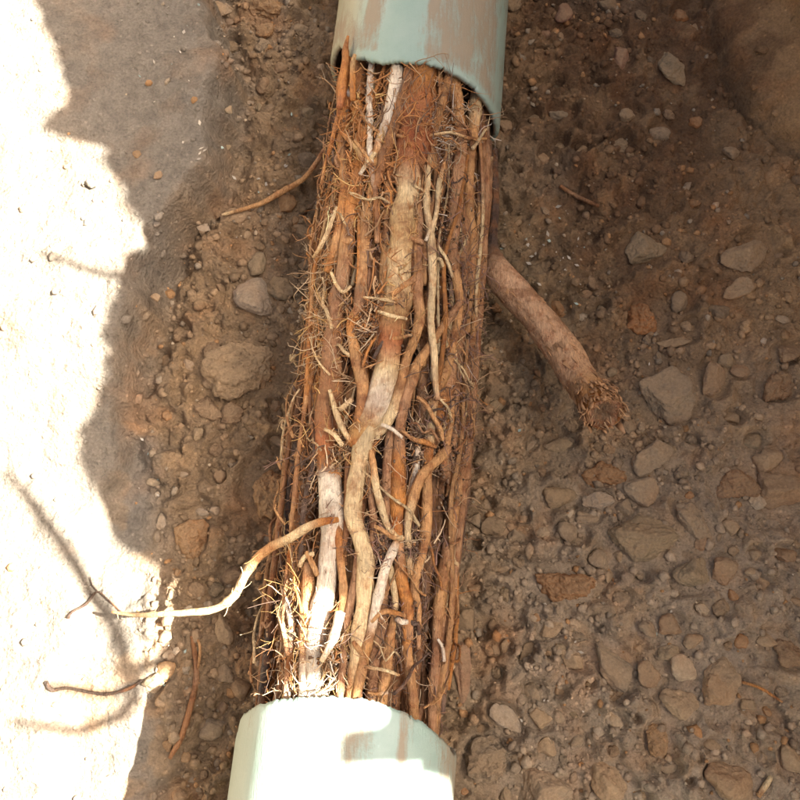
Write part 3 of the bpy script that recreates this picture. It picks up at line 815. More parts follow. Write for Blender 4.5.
# u, v, width, colour; first item: radius at which its outer side lies
STR = [
 (0.0815, "428,52,30,O 425,72,34,O 420,108,36,R 413,150,31,R 410,185,27,C 404,228,26,Y 401,268,29,C 397,308,29,Y 391,340,27,R 385,365,26,C 373,395,27,W 360,422,26,Y 350,444,18,O", "fat orange-and-cream central root snapped below the middle"),
 (0.0805, "372,425,12,C 362,442,16,C 357,465,19,C 352,490,19,C 351,512,19,C 358,535,18,C 365,560,18,C 364,590,17,C 359,640,16,C 353,690,15,T 350,715,14,T", "long cream root that kinks right below the middle"),
 (0.078, "347,195,14,O 342,235,15,T 336,275,14,P 330,305,16,P 326,340,20,P 322,375,24,B 318,410,27,B 317,438,25,R 318,460,25,B 322,480,26,W 325,520,25,W 322,550,21,W 318,590,21,W 313,620,22,W 309,660,18,W 305,715,15,W", "thick root, red-brown above and peeled white below"),
 (0.078, "396,60,14,W 392,90,14,W 384,120,13,W 375,148,12,T 372,180,12,T 363,215,13,T 361,260,13,T 357,300,13,P 347,322,10,O 351,350,13,T 359,385,14,T 356,425,12,O", None),
 (0.079, "366,50,7,W 366,90,7,W 367,115,7,W 368,150,6,W 374,195,7,B 376,240,6,P", None),
 (0.078, "352,20,9,O 343,48,12,O 336,75,17,O 336,105,19,O 334,135,17,O 336,160,15,T 340,190,17,O 334,230,12,T 322,270,8,O", None),
 (0.076, "352,50,14,B 352,90,17,O 357,130,19,O 352,170,20,O 346,215,15,O 330,260,9,T", None),
 (0.079, "410,55,12,B 403,88,12,B 393,122,12,B 382,152,12,B 372,185,9,B", None),
 (0.075, "390,160,9,B 387,190,11,T 385,240,11,T 382,290,10,T 378,335,9,P 380,372,8,B 372,410,7,B", None),
 (0.077, "455,60,9,T 449,85,9,T 441,112,8,T 436,140,7,B 434,165,6,T", None),
 (0.077, "462,60,12,T 463,90,13,T 466,118,12,T 468,140,12,P 465,165,15,P 463,210,17,P 461,250,15,P 465,285,10,T 466,305,9,T 461,335,9,T 452,370,10,T 441,395,10,T 436,425,9,C 434,450,8,T", None),
 (0.077, "486,85,12,T 484,105,13,C 481,128,11,T 477,150,9,T 476,200,10,T 480,240,10,T 478,275,9,P 481,310,9,P 479,350,10,P 475,385,11,P 476,425,11,P 471,470,11,P 463,510,12,T 457,550,12,P 449,590,11,T 445,640,10,P 442,690,10,P 441,735,9,P", None),
 (0.081, "432,150,5,T 430,175,6,C 428,203,7,C 433,228,8,C 436,255,9,C 436,290,8,C 435,320,8,C 438,350,8,C 439,375,7,C 441,398,6,P", "straight thin cream root right of the fat central one"),
 (0.081, "446,160,4,T 441,183,6,C 439,208,5,C 434,230,6,C", None),
 (0.077, "424,150,9,B 420,200,12,P 419,245,12,P 420,285,12,P 424,312,12,T 416,340,11,T 408,358,10,T 403,385,11,T 396,407,13,C 385,422,13,C 374,434,10,C", None),
 (0.078, "466,300,7,P 454,318,9,P 442,333,8,T 431,348,10,T 419,368,12,T 410,392,13,P 404,418,12,P 402,442,12,P 401,460,15,O 402,495,15,O 401,530,14,O 403,550,12,P 407,580,14,O 413,606,13,O 414,640,8,P", None),
 (0.075, "462,350,12,P 456,380,17,P 447,408,18,O 441,430,14,B 436,445,12,P", None),
 (0.077, "458,395,8,P 458,412,9,T 455,440,8,T 450,470,7,P", None),
 (0.078, "436,435,9,C 433,452,11,O 433,480,11,T 434,505,12,T 432,532,12,T 428,556,9,T 424,570,10,T 421,590,10,T 424,612,6,T 424,650,5,P", None),
 (0.075, "424,440,7,T 421,455,8,W 418,478,8,W 414,495,10,T 411,522,9,C 412,550,8,C 414,575,6,T", None),
 (0.081, "456,448,9,P 448,456,11,T 438,464,11,T 427,476,10,T 419,495,10,T 413,518,8,C 411,540,6,C", "tan root curving down from the right edge"),
 (0.081, "326,388,4,C 329,398,5,C 334,415,7,C 343,431,6,C 350,440,5,O", None),
 (0.081, "321,428,4,C 331,433,5,C 340,444,5,C", None),
 (0.080, "337,408,6,C 350,397,6,C", None),
 (0.079, "370,448,6,T 373,462,7,T 376,484,8,C 383,508,8,C 391,527,7,C 401,538,6,C 408,536,4,T", None),
 (0.082, "400,540,7,T 396,549,9,W 388,566,10,W 380,590,11,W 375,612,11,W 369,640,11,T 362,670,11,T 355,712,10,T", "pale root slanting down to the sunlit pipe"),
 (0.077, "388,555,4,C 392,566,6,C 396,582,7,C 399,602,7,C 396,622,7,T 392,650,13,T 388,680,12,T 384,720,11,T", None),
 (0.073, "388,570,12,P 384,610,15,P 380,655,18,P 376,725,18,P", None),
 (0.077, "408,612,7,P 411,636,9,O 414,662,11,T 418,690,11,T 422,730,10,T", None),
 (0.076, "462,525,8,P 458,548,10,T 454,580,10,T 450,605,9,T 452,630,8,P 446,670,7,P 444,710,6,P", None),
 (0.076, "334,520,9,B 336,545,9,O 340,572,8,T 342,592,9,T 338,620,7,B", None),
 (0.076, "358,548,8,P 355,572,9,P 350,600,9,P 345,632,9,P 341,670,9,P 338,710,8,P", None),
 (0.077, "303,560,9,P 302,580,14,T 300,610,15,T 300,645,13,T 299,680,13,W 297,715,12,W", None),
 (0.077, "276,585,3,T 281,602,6,W 285,625,7,W 284,650,7,B 281,675,7,B 279,715,9,W", None),
 (0.078, "271,605,5,C 274,615,6,C 279,632,6,C 283,655,5,B", None),
 (0.079, "294,566,5,C 300,556,6,C 309,553,5,C", None),
 (0.079, "302,552,5,T 308,562,6,T 314,575,6,T", None),
 (0.083, "318,662,6,C 326,648,8,W 333,632,10,W 338,612,12,W", "broken white root tip standing up in the sun"),
 (0.074, "345,450,8,B 346,480,9,B 344,510,8,O 343,535,7,B 336,560,6,B", None),
 (0.074, "366,440,9,P 370,480,10,P 374,520,9,P 372,560,9,P 368,600,9,B", None),
 (0.075, "392,430,8,P 388,470,10,P 388,510,10,P 384,545,9,P", None),
 (0.078, "302,395,4,T 297,425,5,B 293,455,6,T 290,485,6,B 287,520,5,T 285,550,5,O 281,580,4,B 276,640,3,B", None),
 (0.078, "324,205,5,T 318,235,5,Y 311,265,5,O 307,300,4,T 304,340,5,O 302,380,6,O 299,410,5,O", None),
 (0.0885, "345,34,3,O 342,46,6,O 340,62,9,O 337,82,10,O 335,104,7,R", None),
 (0.0885, "352,52,4,Y 349,62,6,Y 348,76,7,O 350,96,6,O", None),
 (0.081, "333,115,5,O 328,138,5,O 322,160,4,O 317,182,3,T", None),
 (0.082, "334,205,3,C 326,225,5,C 319,240,5,C 309,256,4,Y", None),
 (0.081, "328,270,3,C 334,283,4,C 341,290,4,C 349,284,3,C", None),
 (0.075, "312,300,5,T 309,350,6,O 305,400,5,B 311,450,6,D 300,500,6,D 296,560,6,D", None),
 (0.078, "492,125,8,B 489,160,8,P 488,210,8,P 490,260,7,P 487,320,7,P 486,380,6,P 482,430,6,P 470,500,7,P", None),
 (0.079, "484,135,4,T 486,175,4,P 487,225,4,C 481,290,4,C 482,330,3,P", None),
 (0.080, "497,118,7,D 494,160,8,P 493,210,8,P 492,260,8,P 491,320,8,P 487,380,8,P 481,440,8,P 472,500,9,P 464,560,8,P 456,640,7,P 450,715,6,D", None),
 (0.079, "494,140,5,D 497,180,6,P 496,240,5,B 490,300,5,T 488,350,6,P 485,400,5,P 478,450,6,P 468,540,6,D 458,600,6,P 452,690,6,P", None),
 (0.074, "472,150,10,P 474,200,11,B 471,260,12,P 470,320,12,P 466,370,12,P 462,430,12,P 454,480,11,P", None),
 (0.081, "441,245,3,C 450,258,4,C 456,276,3,C", None),
 (0.081, "391,225,6,T 402,229,7,T 414,236,7,T 426,241,5,P", None),
 (0.082, "392,293,6,T 404,284,7,T 417,276,7,P", None),
 (0.082, "362,295,3,C 374,296,3,C 386,298,3,C 398,301,3,T", None),
 (0.083, "377,309,3,C 392,314,4,C 408,317,3,C", None),
 (0.083, "393,337,3,T 403,335,4,T 413,333,3,C", None),
 (0.082, "420,396,4,T 428,402,5,T 436,415,5,T 444,428,5,T 447,440,4,T", None),
 (0.083, "382,423,4,W 392,427,4,W 404,436,4,W", None),
 (0.082, "402,428,4,T 416,438,5,T 428,441,6,O 440,446,5,B", None),
 (0.083, "372,622,4,T 384,612,6,T 398,613,5,O 408,616,4,T", None),
 (0.083, "366,668,3,T 382,670,4,C 394,673,4,C 402,676,3,T", None),
 (0.083, "399,619,6,W 405,622,7,W 411,622,5,W", None),
 (0.083, "370,694,3,T 384,696,4,T 394,694,4,W", None),
 (0.082, "352,642,4,T 359,650,6,T 366,658,5,B", None),
 (0.083, "375,525,4,T 385,530,5,T 396,537,5,T 405,536,4,C", None),
 (0.082, "443,640,3,W 448,648,4,W 450,662,4,W", None),
 (0.083, "432,228,4,C 428,238,4,W", None),
 (0.082, "346,92,5,W 343,86,4,W", None),
 (0.080, "338,130,5,O 346,138,5,T 354,146,6,Y 362,158,6,B", None),
 (0.080, "374,150,4,C 366,160,5,C 358,172,4,W", None),
 (0.081, "352,138,3,T 360,148,4,T 372,163,3,T", None),
 (0.081, "396,132,3,T 410,135,4,T 430,133,4,T 452,130,3,C 470,136,4,T 490,138,3,T", None),
]
RB = lambda s: np.interp(s, [-0.02, 0.05, 0.45, 0.62], [-0.0065, -0.004, -0.003, -0.003])

bundle_origin = from_cyl(0.25, 0.0, 0.0) - UP * PR
bundle = empty("root_mass", bundle_origin, "long mass of tree roots that keeps the shape of the broken-away pipe", "tree roots")

ROOT_PATHS = []     # kept for the rootlets
def add_root(P4, Cc, sides, label=None, rough=0.10, lump=0.12, seed=0, taper=True, parent=bundle, name="root", step=0.0028, keep=True):
    """P4: rows of x, y, z, radius"""
    L = smooth_line(np.hstack([P4, Cc]), step)
    P, R, C = L[:, :3], np.maximum(L[:, 3], 0.0003), np.clip(L[:, 4:7], 0, 1)
    s = np.concatenate([[0], np.cumsum(np.linalg.norm(np.diff(P, axis=0), axis=1))])
    w = R.mean()
    P = P + (np.stack([vnoise(s / 0.018, s * 0 + k * 7.7, seed=seed + k) for k in range(3)], 1) * 0.12 * w
             + np.stack([vnoise(s / 0.05, s * 0 + k * 3.1, seed=seed + k + 20) for k in range(3)], 1) * 0.15 * w)
    # nodes where side roots broke away
    for _ in range(int(s[-1] / 0.03)):
        s0 = rng.uniform(0, s[-1]); R = R * (1 + rng.uniform(0.05, 0.22) * np.exp(-((s - s0) / (w * 0.9)) ** 2))
        C = C * (1 - 0.35 * rng.random() * np.exp(-((s - s0) / (w * 1.2)) ** 2))[:, None]
    mb = MB(); tube(mb, P, R, C, sides, rough, seed, True, lump)
    # origin at the root's first point
    me = mb.mesh(name); 
    o = link(name, me, M_root, parent)
    if label: o["label"] = label
    if keep: ROOT_PATHS.append((P, R, C))
    return o

k = 0
for ro, txt, label in STR:
    pts = parse(txt); rows = []; cols = []
    for (u, v, w, c) in pts:
        p0 = on_cyl(u, v, ro)
        s, phi, r = cyl_coord(p0)
        depth = (p0 - np.array([0, 0, CAMZ])) @ np.array([0, ST, -CT])
        rad = w * depth / 800 / 2 * 0.97
        rr = ro + float(RB(s)) - rad * (1.0 if w > 6 else 0.6)
        # inside the pipes it must clear the pipe wall
        phi_i = phi
        cu = np.interp(phi_i, ang, cut_up); cl = np.interp(phi_i, ang, cut_lo)
        lim = PR - 0.0072 - rad
        if ro < 0.087 and (s > cu - 0.012 or s < cl + 0.012): rr = min(rr, lim)
        p = from_cyl(s, phi, rr)
        rows.append([*p, rad]); cols.append(np.array(c) * rng.uniform(0.82, 1.1))
    w0 = max(p[2] for p in pts)
    add_root(np.array(rows), np.array(cols), 14 if w0 > 16 else (10 if w0 > 7 else 6), label, seed=k * 13 + 5,
             rough=0.10 if w0 > 9 else 0.14, lump=0.12, step=0.0026 if w0 > 8 else 0.0022)
    k += 1

# the roots behind and around: they fill the round section on every side
def wander_root(phi0, r0, s0, s1, rad, col, seed, swing=0.36):
    n = max(5, int((s1 - s0) / 0.045))
    s = np.linspace(s0, s1, n)
    phi = phi0 + swing * np.cumsum(rng.normal(0, 0.35, n)) * 0.5
    r = np.clip(r0 + rng.normal(0, 0.003, n), 0.02, 0.073 - rad) 
    P = from_cyl(s, phi, r)
    rr = rad * rng.uniform(0.8, 1.2, n)
    c = np.array(col)[None, :] * rng.uniform(0.5, 1.15) * rng.uniform(0.8, 1.15, (n, 1))
    add_root(np.hstack([P, rr[:, None]]), c, 8, None, seed=seed)
pal = [T_, P_, B_, O_, P_, T_, B_, D_, P_, O_]
for i in range(64):
    phi0 = -math.pi + 2 * math.pi * ((i * 0.618) % 1.0) if i < 44 else rng.uniform(-1.5, 1.5)
    full = rng.random() < 0.5
    s0 = -0.03 if full else rng.uniform(-0.03, 0.3)
    s1 = 0.60 if full else s0 + rng.uniform(0.15, 0.33)
    rad = rng.uniform(0.0022, 0.0052)
    phi_m = abs(phi0)
    r0 = rng.uniform(0.056, 0.065) if phi_m > 1.2 else rng.uniform(0.052, 0.060)
    right = 1 if phi0 > 0.3 else 0
    col = pal[rng.integers(0, len(pal))]
    if right: col = np.array(col) * 0.6 + np.array(P_) * 0.4
    wander_root(phi0, r0, s0, s1, rad, col, 300 + i * 7)

for i in range(62):
    phi0 = rng.uniform(-1.75, 1.75); s0 = rng.uniform(-0.02, 0.42); s1 = min(0.585, s0 + rng.uniform(0.10, 0.30))
    rad = rng.uniform(0.0010, 0.0026)
    n_ = max(4, int((s1 - s0) / 0.035)); s_ = np.linspace(s0, s1, n_)
    ph_ = phi0 + 0.38 * np.cumsum(rng.normal(0, 0.33, n_)) * 0.6
    r_ = np.clip((rng.uniform(0.064, 0.074) if (s0 > 0.25 or abs(phi0) > 0.95) else rng.uniform(0.057, 0.064)) + rng.normal(0, 0.0012, n_), 0.03, 0.0755)
    cu_ = np.interp(ph_, ang, cut_up); cl_ = np.interp(ph_, ang, cut_lo)
    r_ = np.where((s_ > cu_ - 0.02) | (s_ < cl_ + 0.02), np.minimum(r_, 0.0705 - rad), r_)
    base_c = np.array([T_, T_, O_, B_, P_, C_, T_][rng.integers(0, 7)])
    add_root(np.hstack([from_cyl(s_, ph_, r_), (rad * np.linspace(1.1, 0.6, n_))[:, None]]), base_c[None, :] * rng.uniform(0.6, 1.15) * rng.uniform(0.75, 1.1, (n_, 1)), 6, None, seed=1500 + i * 7)
# thin ones that cross over the others
for i in range(78):
    ph0 = rng.uniform(-1.5, 1.5); s0 = rng.uniform(0.02, 0.54); ln = rng.uniform(0.015, 0.06); an = rng.uniform(0.35, 1.35) * rng.choice([-1, 1])
    n_ = 6; t_ = np.linspace(0, 1, n_); bend = rng.normal(0, 0.25)
    s_ = s0 + ln * math.cos(an) * t_ + 0.004 * rng.normal(0, 1, n_) * 0.5; ph_ = ph0 + ln * math.sin(an) * t_ / 0.074 + bend * t_ * (1 - t_)
    r_ = 0.0745 + rng.normal(0, 0.0012) + 0.0025 * np.sin(t_ * math.pi * rng.integers(1, 3)) - 0.003 * (t_ - 0.5) ** 2
    cu_ = np.interp(ph_, ang, cut_up); cl_ = np.interp(ph_, ang, cut_lo)
    if np.any(s_ > cu_ - 0.006) or np.any(s_ < cl_ + 0.006): continue
    rad = rng.uniform(0.0006, 0.0015)
    base_c = np.array([T_, T_, O_, B_, D_, C_, C_, P_][rng.integers(0, 8)])
    add_root(np.hstack([from_cyl(s_, ph_, r_), (rad * np.linspace(1.15, 0.55, n_))[:, None]]), base_c[None, :] * rng.uniform(0.6, 1.1, (n_, 1)), 6, None, seed=2500 + i * 7)


# packed soil inside
a = np.linspace(0, 2 * math.pi, 96, endpoint=False); s = np.linspace(-0.05, 0.66, 300)
S, A = np.meshgrid(s, a, indexing='ij')
rr = 0.0525 + 0.005 * fbm(np.cos(A) * 1.6, np.sin(A) * 1.6, S * 32, seed=401, oct=4) 
V = from_cyl(S, A, rr).reshape(-1, 3)
i = np.arange(len(s) - 1)[:, None] * 96; j = np.arange(96)[None, :]; j2 = (j + 1) % 96
F = np.stack([i + j, i + j2, i + 96 + j2, i + 96 + j], -1).reshape(-1, 4)
n = fbm(np.cos(A) * 2, np.sin(A) * 2, S * 20, seed=77, oct=3)
cc = (np.array([0.085, 0.068, 0.058]) + (np.array([0.15, 0.09, 0.05]) - np.array([0.085, 0.068, 0.058])) * sstep(0.0, 0.6, n)[..., None]).reshape(-1, 3)
mb = MB(); mb.add(V, None, F, cc)
link("soil_core", mb.mesh("soil_core"), M_core, bundle)

# root that leaves the mass to the left and rests on the bank of soil
def free_path(rows):
    """rows: u, v, width, colour, z"""
    P = []; C = []
    for (u, v, w, c, z) in rows:
        if z is None: p = ground_pt(u, v); p[2] = gz(p[0], p[1]); p = on_plane(u, v, p[2] + 0.002)
        else: p = on_plane(u, v, z)
        depth = (p - np.array([0, 0, CAMZ])) @ np.array([0, ST, -CT])
        P.append([*p, w * depth / 1600]); C.append(KEY[c])
    return np.array(P), np.array(C)
P, C = free_path([(338, 519, 6, 'O', .152), (322, 521, 8, 'O', .155), (308, 526, 9, 'C', .150), (290, 538, 10, 'C', .140), (275, 545, 10, 'T', .130), (258, 558, 9, 'T', .118),
                  (246, 574, 9, 'C', .108), (236, 594, 8, 'C', .100), (222, 606, 7.5, 'C', .092), (205, 611, 7.5, 'C', .085), (185, 613, 6.5, 'C', .078), (165, 614, 5.5, 'C', .068),
                  (146, 615, 5, 'C', .060), (132, 615, 4, 'C', .053), (112, 612, 2.5, 'T', .046)])
add_root(P, C, 12, "cream side root curling out to the left across the sun line", seed=901)

# ------------------------------------------------------------------ rootlets, one tangle nobody could count
def hairs(mb, starts, dirs, lens, rads, cols, curl=0.6, seg=6):
    for p, d, L, r, c in zip(starts, dirs, lens, rads, cols):
        n = max(3, min(seg + 3, int(L / 0.0035) + 2)); st = L / n
        d = d / (np.linalg.norm(d) + 1e-9); pts = [p]
        drift = rng.normal(0, 1, 3) * curl * 0.45
        for _ in range(n):
            d = d + drift * 0.6 + rng.normal(0, 1, 3) * curl * 0.38; d /= np.linalg.norm(d)
            pts.append(pts[-1] + d * st)
        P = np.array(pts); R = r * np.linspace(1, 0.45, len(P))
        tube(mb, P, R, c, 3 if r < 0.0006 else 4, closed=False)
        if L > 0.012 and r > 0.0003:
            for _ in range(rng.integers(1, 4)):
                q = rng.integers(1, len(P)); d2 = P[q] - P[q - 1]; d2 = d2 / (np.linalg.norm(d2) + 1e-9) + rng.normal(0, 0.6, 3)
                hairs(mb, [P[q]], [d2], [L * rng.uniform(0.15, 0.5)], [r * 0.55], [c], curl, 4)

hp = {'c': np.array([0.60, 0.44, 0.26]), 'o': np.array([0.42, 0.18, 0.05]), 't': np.array([0.38, 0.23, 0.11]),
      'd': np.array([0.17, 0.10, 0.06]), 'w': np.array([0.68, 0.58, 0.45]), 'y': np.array([0.52, 0.32, 0.11]), 'p': np.array([0.25, 0.14, 0.10])}
hb = MB()
# little spurs along the roots
for (P, R, C) in ROOT_PATHS:
    L = np.linalg.norm(np.diff(P, axis=0), axis=1).sum(); m = int(L / 0.013)
    for _ in range(m):
        i = rng.integers(1, len(P) - 1); t = P[i + 0] - P[i - 1]; t /= np.linalg.norm(t) + 1e-9
        q = rng.normal(0, 1, 3); q -= t * (q @ t); q /= np.linalg.norm(q)
        if q[2] < -0.2: q = -q
        c = np.clip(C[i] * rng.uniform(0.55, 1.35), 0, 0.8)
        hairs(hb, [P[i] + q * R[i] * 0.8], [q * 0.45 + t * rng.normal(0, 1.1) + SD * rng.normal(0, 0.45)], [0.003 + 0.016 * rng.random() ** 3], [rng.uniform(0.0002, 0.0006)], [c], 0.35, 4)

def patch(n, u0, u1, v0, v1, keys, L, r, curl=0.6, out=0.14, along=0.9, ro=0.074, spread=0.005):
    for _ in range(n):
        # denser towards the patch's centre
        u = (u0 + u1) / 2 + (u1 - u0) / 2 * np.clip(rng.normal(0, 0.5), -1, 1); v = (v0 + v1) / 2 + (v1 - v0) / 2 * np.clip(rng.normal(0, 0.5), -1, 1)
        p = on_cyl(u, v, ro + rng.uniform(-spread, spread * 0.6))
        s, phi, rr = cyl_coord(p); p = from_cyl(s, phi, rr + float(RB(s)))
        up = SD * math.sin(phi) + UP * math.cos(phi); tan = np.cross(AX, up)
        d = tan * rng.normal(0, 1) + AX * rng.normal(0, 1) * along * 1.5 + up * rng.normal(0, 1) * out
        c = hp[keys[rng.integers(0, len(keys))]] * rng.uniform(0.65, 1.15)
        hairs(hb, [p], [d], [L[0] * 0.5 + (L[1] * 0.95 - L[0] * 0.5) * rng.random() ** 1.8], [rng.uniform(*r)], [c], curl * rng.uniform(0.25, 0.9))

patch(420, 322, 415, 70, 240, "oootyd", (0.008, 0.03), (0.0003, 0.0008))
patch(200, 325, 375, 90, 260, "ooyt", (0.008, 0.03), (0.0003, 0.0009), out=0.12, along=1.3)
patch(150, 415, 490, 75, 170, "tcwoo", (0.008, 0.03), (0.0003, 0.0007))
patch(170, 395, 445, 60, 175, "ootdo", (0.010, 0.036), (0.0003, 0.0007), along=2.4, out=0.06, ro=0.083)
patch(70, 385, 420, 225, 345, "otyd", (0.006, 0.02), (0.0003, 0.0007), along=0.6, ro=0.083)
patch(60, 425, 470, 120, 145, "wcw", (0.01, 0.03), (0.0003, 0.0006), along=0.15)
patch(420, 298, 345, 190, 440, "ytooct", (0.01, 0.035), (0.0003, 0.0007), curl=0.8, out=0.12, along=1.2)
patch(190, 300, 335, 270, 360, "cytc", (0.01, 0.03), (0.0003, 0.0006), curl=1.1)
patch(110, 290, 330, 380, 560, "todd", (0.01, 0.03), (0.0003, 0.0007))
patch(260, 345, 400, 285, 345, "oocdt", (0.006, 0.025), (0.0003, 0.0008))
patch(140, 325, 370, 425, 465, "octy", (0.006, 0.022), (0.0003, 0.0007))
patch(70, 310, 335, 455, 475, "ccoo", (0.006, 0.018), (0.0003, 0.0007), along=1.0)
patch(260, 400, 485, 400, 470, "ptdcpt", (0.008, 0.03), (0.0003, 0.0007))
patch(260, 365, 440, 525, 565, "pdtpc", (0.008, 0.028), (0.0003, 0.0008))
patch(160, 430, 490, 150, 420, "pdtpw", (0.008, 0.03), (0.0003, 0.0006))
patch(330, 452, 498, 140, 560, "pdptdt", (0.010, 0.035), (0.0003, 0.0007), curl=0.9, ro=0.078)
patch(200, 318, 400, 60, 215, "oooty", (0.008, 0.025), (0.0006, 0.0013), curl=0.9, ro=0.075, out=0.1, along=1.0)
patch(130, 330, 420, 90, 330, "oodt", (0.012, 0.04), (0.0006, 0.0012), curl=0.5, along=1.6, ro=0.076)
patch(230, 262, 350, 600, 700, "ctotc", (0.006, 0.025), (0.0003, 0.0008))
patch(120, 270, 365, 675, 700, "cwyc", (0.008, 0.025), (0.0003, 0.0006), curl=1.1)
patch(110, 320, 350, 620, 680, "cwyto", (0.006, 0.02), (0.0004, 0.0009))
patch(160, 350, 460, 580, 700, "ptdc", (0.006, 0.02), (0.0003, 0.0006))
patch(110, 400, 430, 590, 640, "ddp", (0.006, 0.02), (0.0003, 0.0007))
patch(300, 300, 490, 100, 690, "todpcd", (0.01, 0.045), (0.0003, 0.0006), curl=0.4)
patch(120, 272, 300, 520, 690, "tdoy", (0.01, 0.04), (0.0003, 0.0006), curl=0.4, along=1.2)
# fuzz on the flanks and underside too
for _ in range(500):
    phi = rng.uniform(-math.pi, math.pi); s = rng.uniform(0.0, 0.58)
    up = SD * math.sin(phi) + UP * math.cos(phi); tan = np.cross(AX, up)
    hairs(hb, [from_cyl(s, phi, rng.uniform(0.060, 0.070))], [tan * rng.normal() + AX * rng.normal() + up * rng.normal(0, 0.3)], [rng.uniform(0.008, 0.03)],
          [rng.uniform(0.0003, 0.0007)], [hp["topdt"[rng.integers(0, 5)]] * rng.uniform(0.6, 1.1)])
tag(link("rootlets", hb.mesh("rootlets"), M_hair, bundle), kind="stuff")

# crumbs of soil caught between the roots
ICO = {}
import bmesh
def ico(n):
    if n not in ICO:
        bm = bmesh.new(); bmesh.ops.create_icosphere(bm, subdivisions=n, radius=1.0)
        bm.verts.ensure_lookup_table()
        ICO[n] = (np.array([v.co[:] for v in bm.verts]), np.array([[v.index for v in f.verts] for f in bm.faces])); bm.free()
    return ICO[n]
cb = MB(); V0, F0 = ico(1)
MATS = [(420, 95, 26, 34, 110, 'o'), (412, 155, 26, 30, 90, 'o'), (395, 335, 20, 16, 60, 'd'), (404, 200, 30, 30, 60, 'd'), (355, 110, 26, 60, 130, 'o'), (350, 180, 20, 40, 90, 'o'), (405, 130, 18, 25, 50, 'o'), (370, 318, 26, 18, 120, 'o'), (345, 445, 16, 12, 50, 'o'), (352, 450, 10, 8, 30, 'o'),
        (430, 455, 30, 16, 120, 'd'), (395, 548, 26, 12, 120, 'd'), (412, 620, 12, 22, 90, 'd'), (455, 230, 16, 50, 120, 'd'), (320, 650, 22, 22, 90, 'o'), (290, 645, 14, 18, 60, 'o'),
        (475, 300, 10, 80, 90, 'd'), (395, 240, 24, 14, 50, 'o'), (300, 470, 10, 60, 80, 'd'), (430, 235, 8, 12, 40, 'd'), (460, 460, 12, 60, 70, 'd')]
spots = [None] * 1500 + [m_ for m_ in MATS for _ in range(int(m_[4] * 1.9))]
for m_ in spots:
    if m_ is None:
        phi = rng.normal(0.0, 0.9); s = rng.uniform(-0.01, 0.58); r = 0.0006 + 0.0024 * rng.random() ** 2
        c = from_cyl(s, phi, rng.uniform(0.053, 0.068)); dull = rng.random() < 0.7
    else:
        p_ = on_cyl(m_[0] + rng.normal(0, 0.5) * m_[2], m_[1] + rng.normal(0, 0.5) * m_[3], 0.075); s, phi, _ = cyl_coord(p_)
        c = from_cyl(s, phi, rng.uniform(0.064, 0.0735)); r = rng.uniform(0.0005, 0.0016); dull = (m_[5] == 'd') != (rng.random() < 0.2)
    V = c + V0 * r * rng.uniform(0.5, 1.5, 3) * (1 + 0.42 * rng.uniform(-1, 1, (len(V0), 1)))
    col = (np.array([0.13, 0.085, 0.052]) if dull else np.array([0.24, 0.12, 0.05])) * rng.uniform(0.6, 1.3)
    cb.add(V, F0, None, col)
tag(link("soil_crumbs", cb.mesh("soil_crumbs"), M_grav, bundle), kind="stuff")

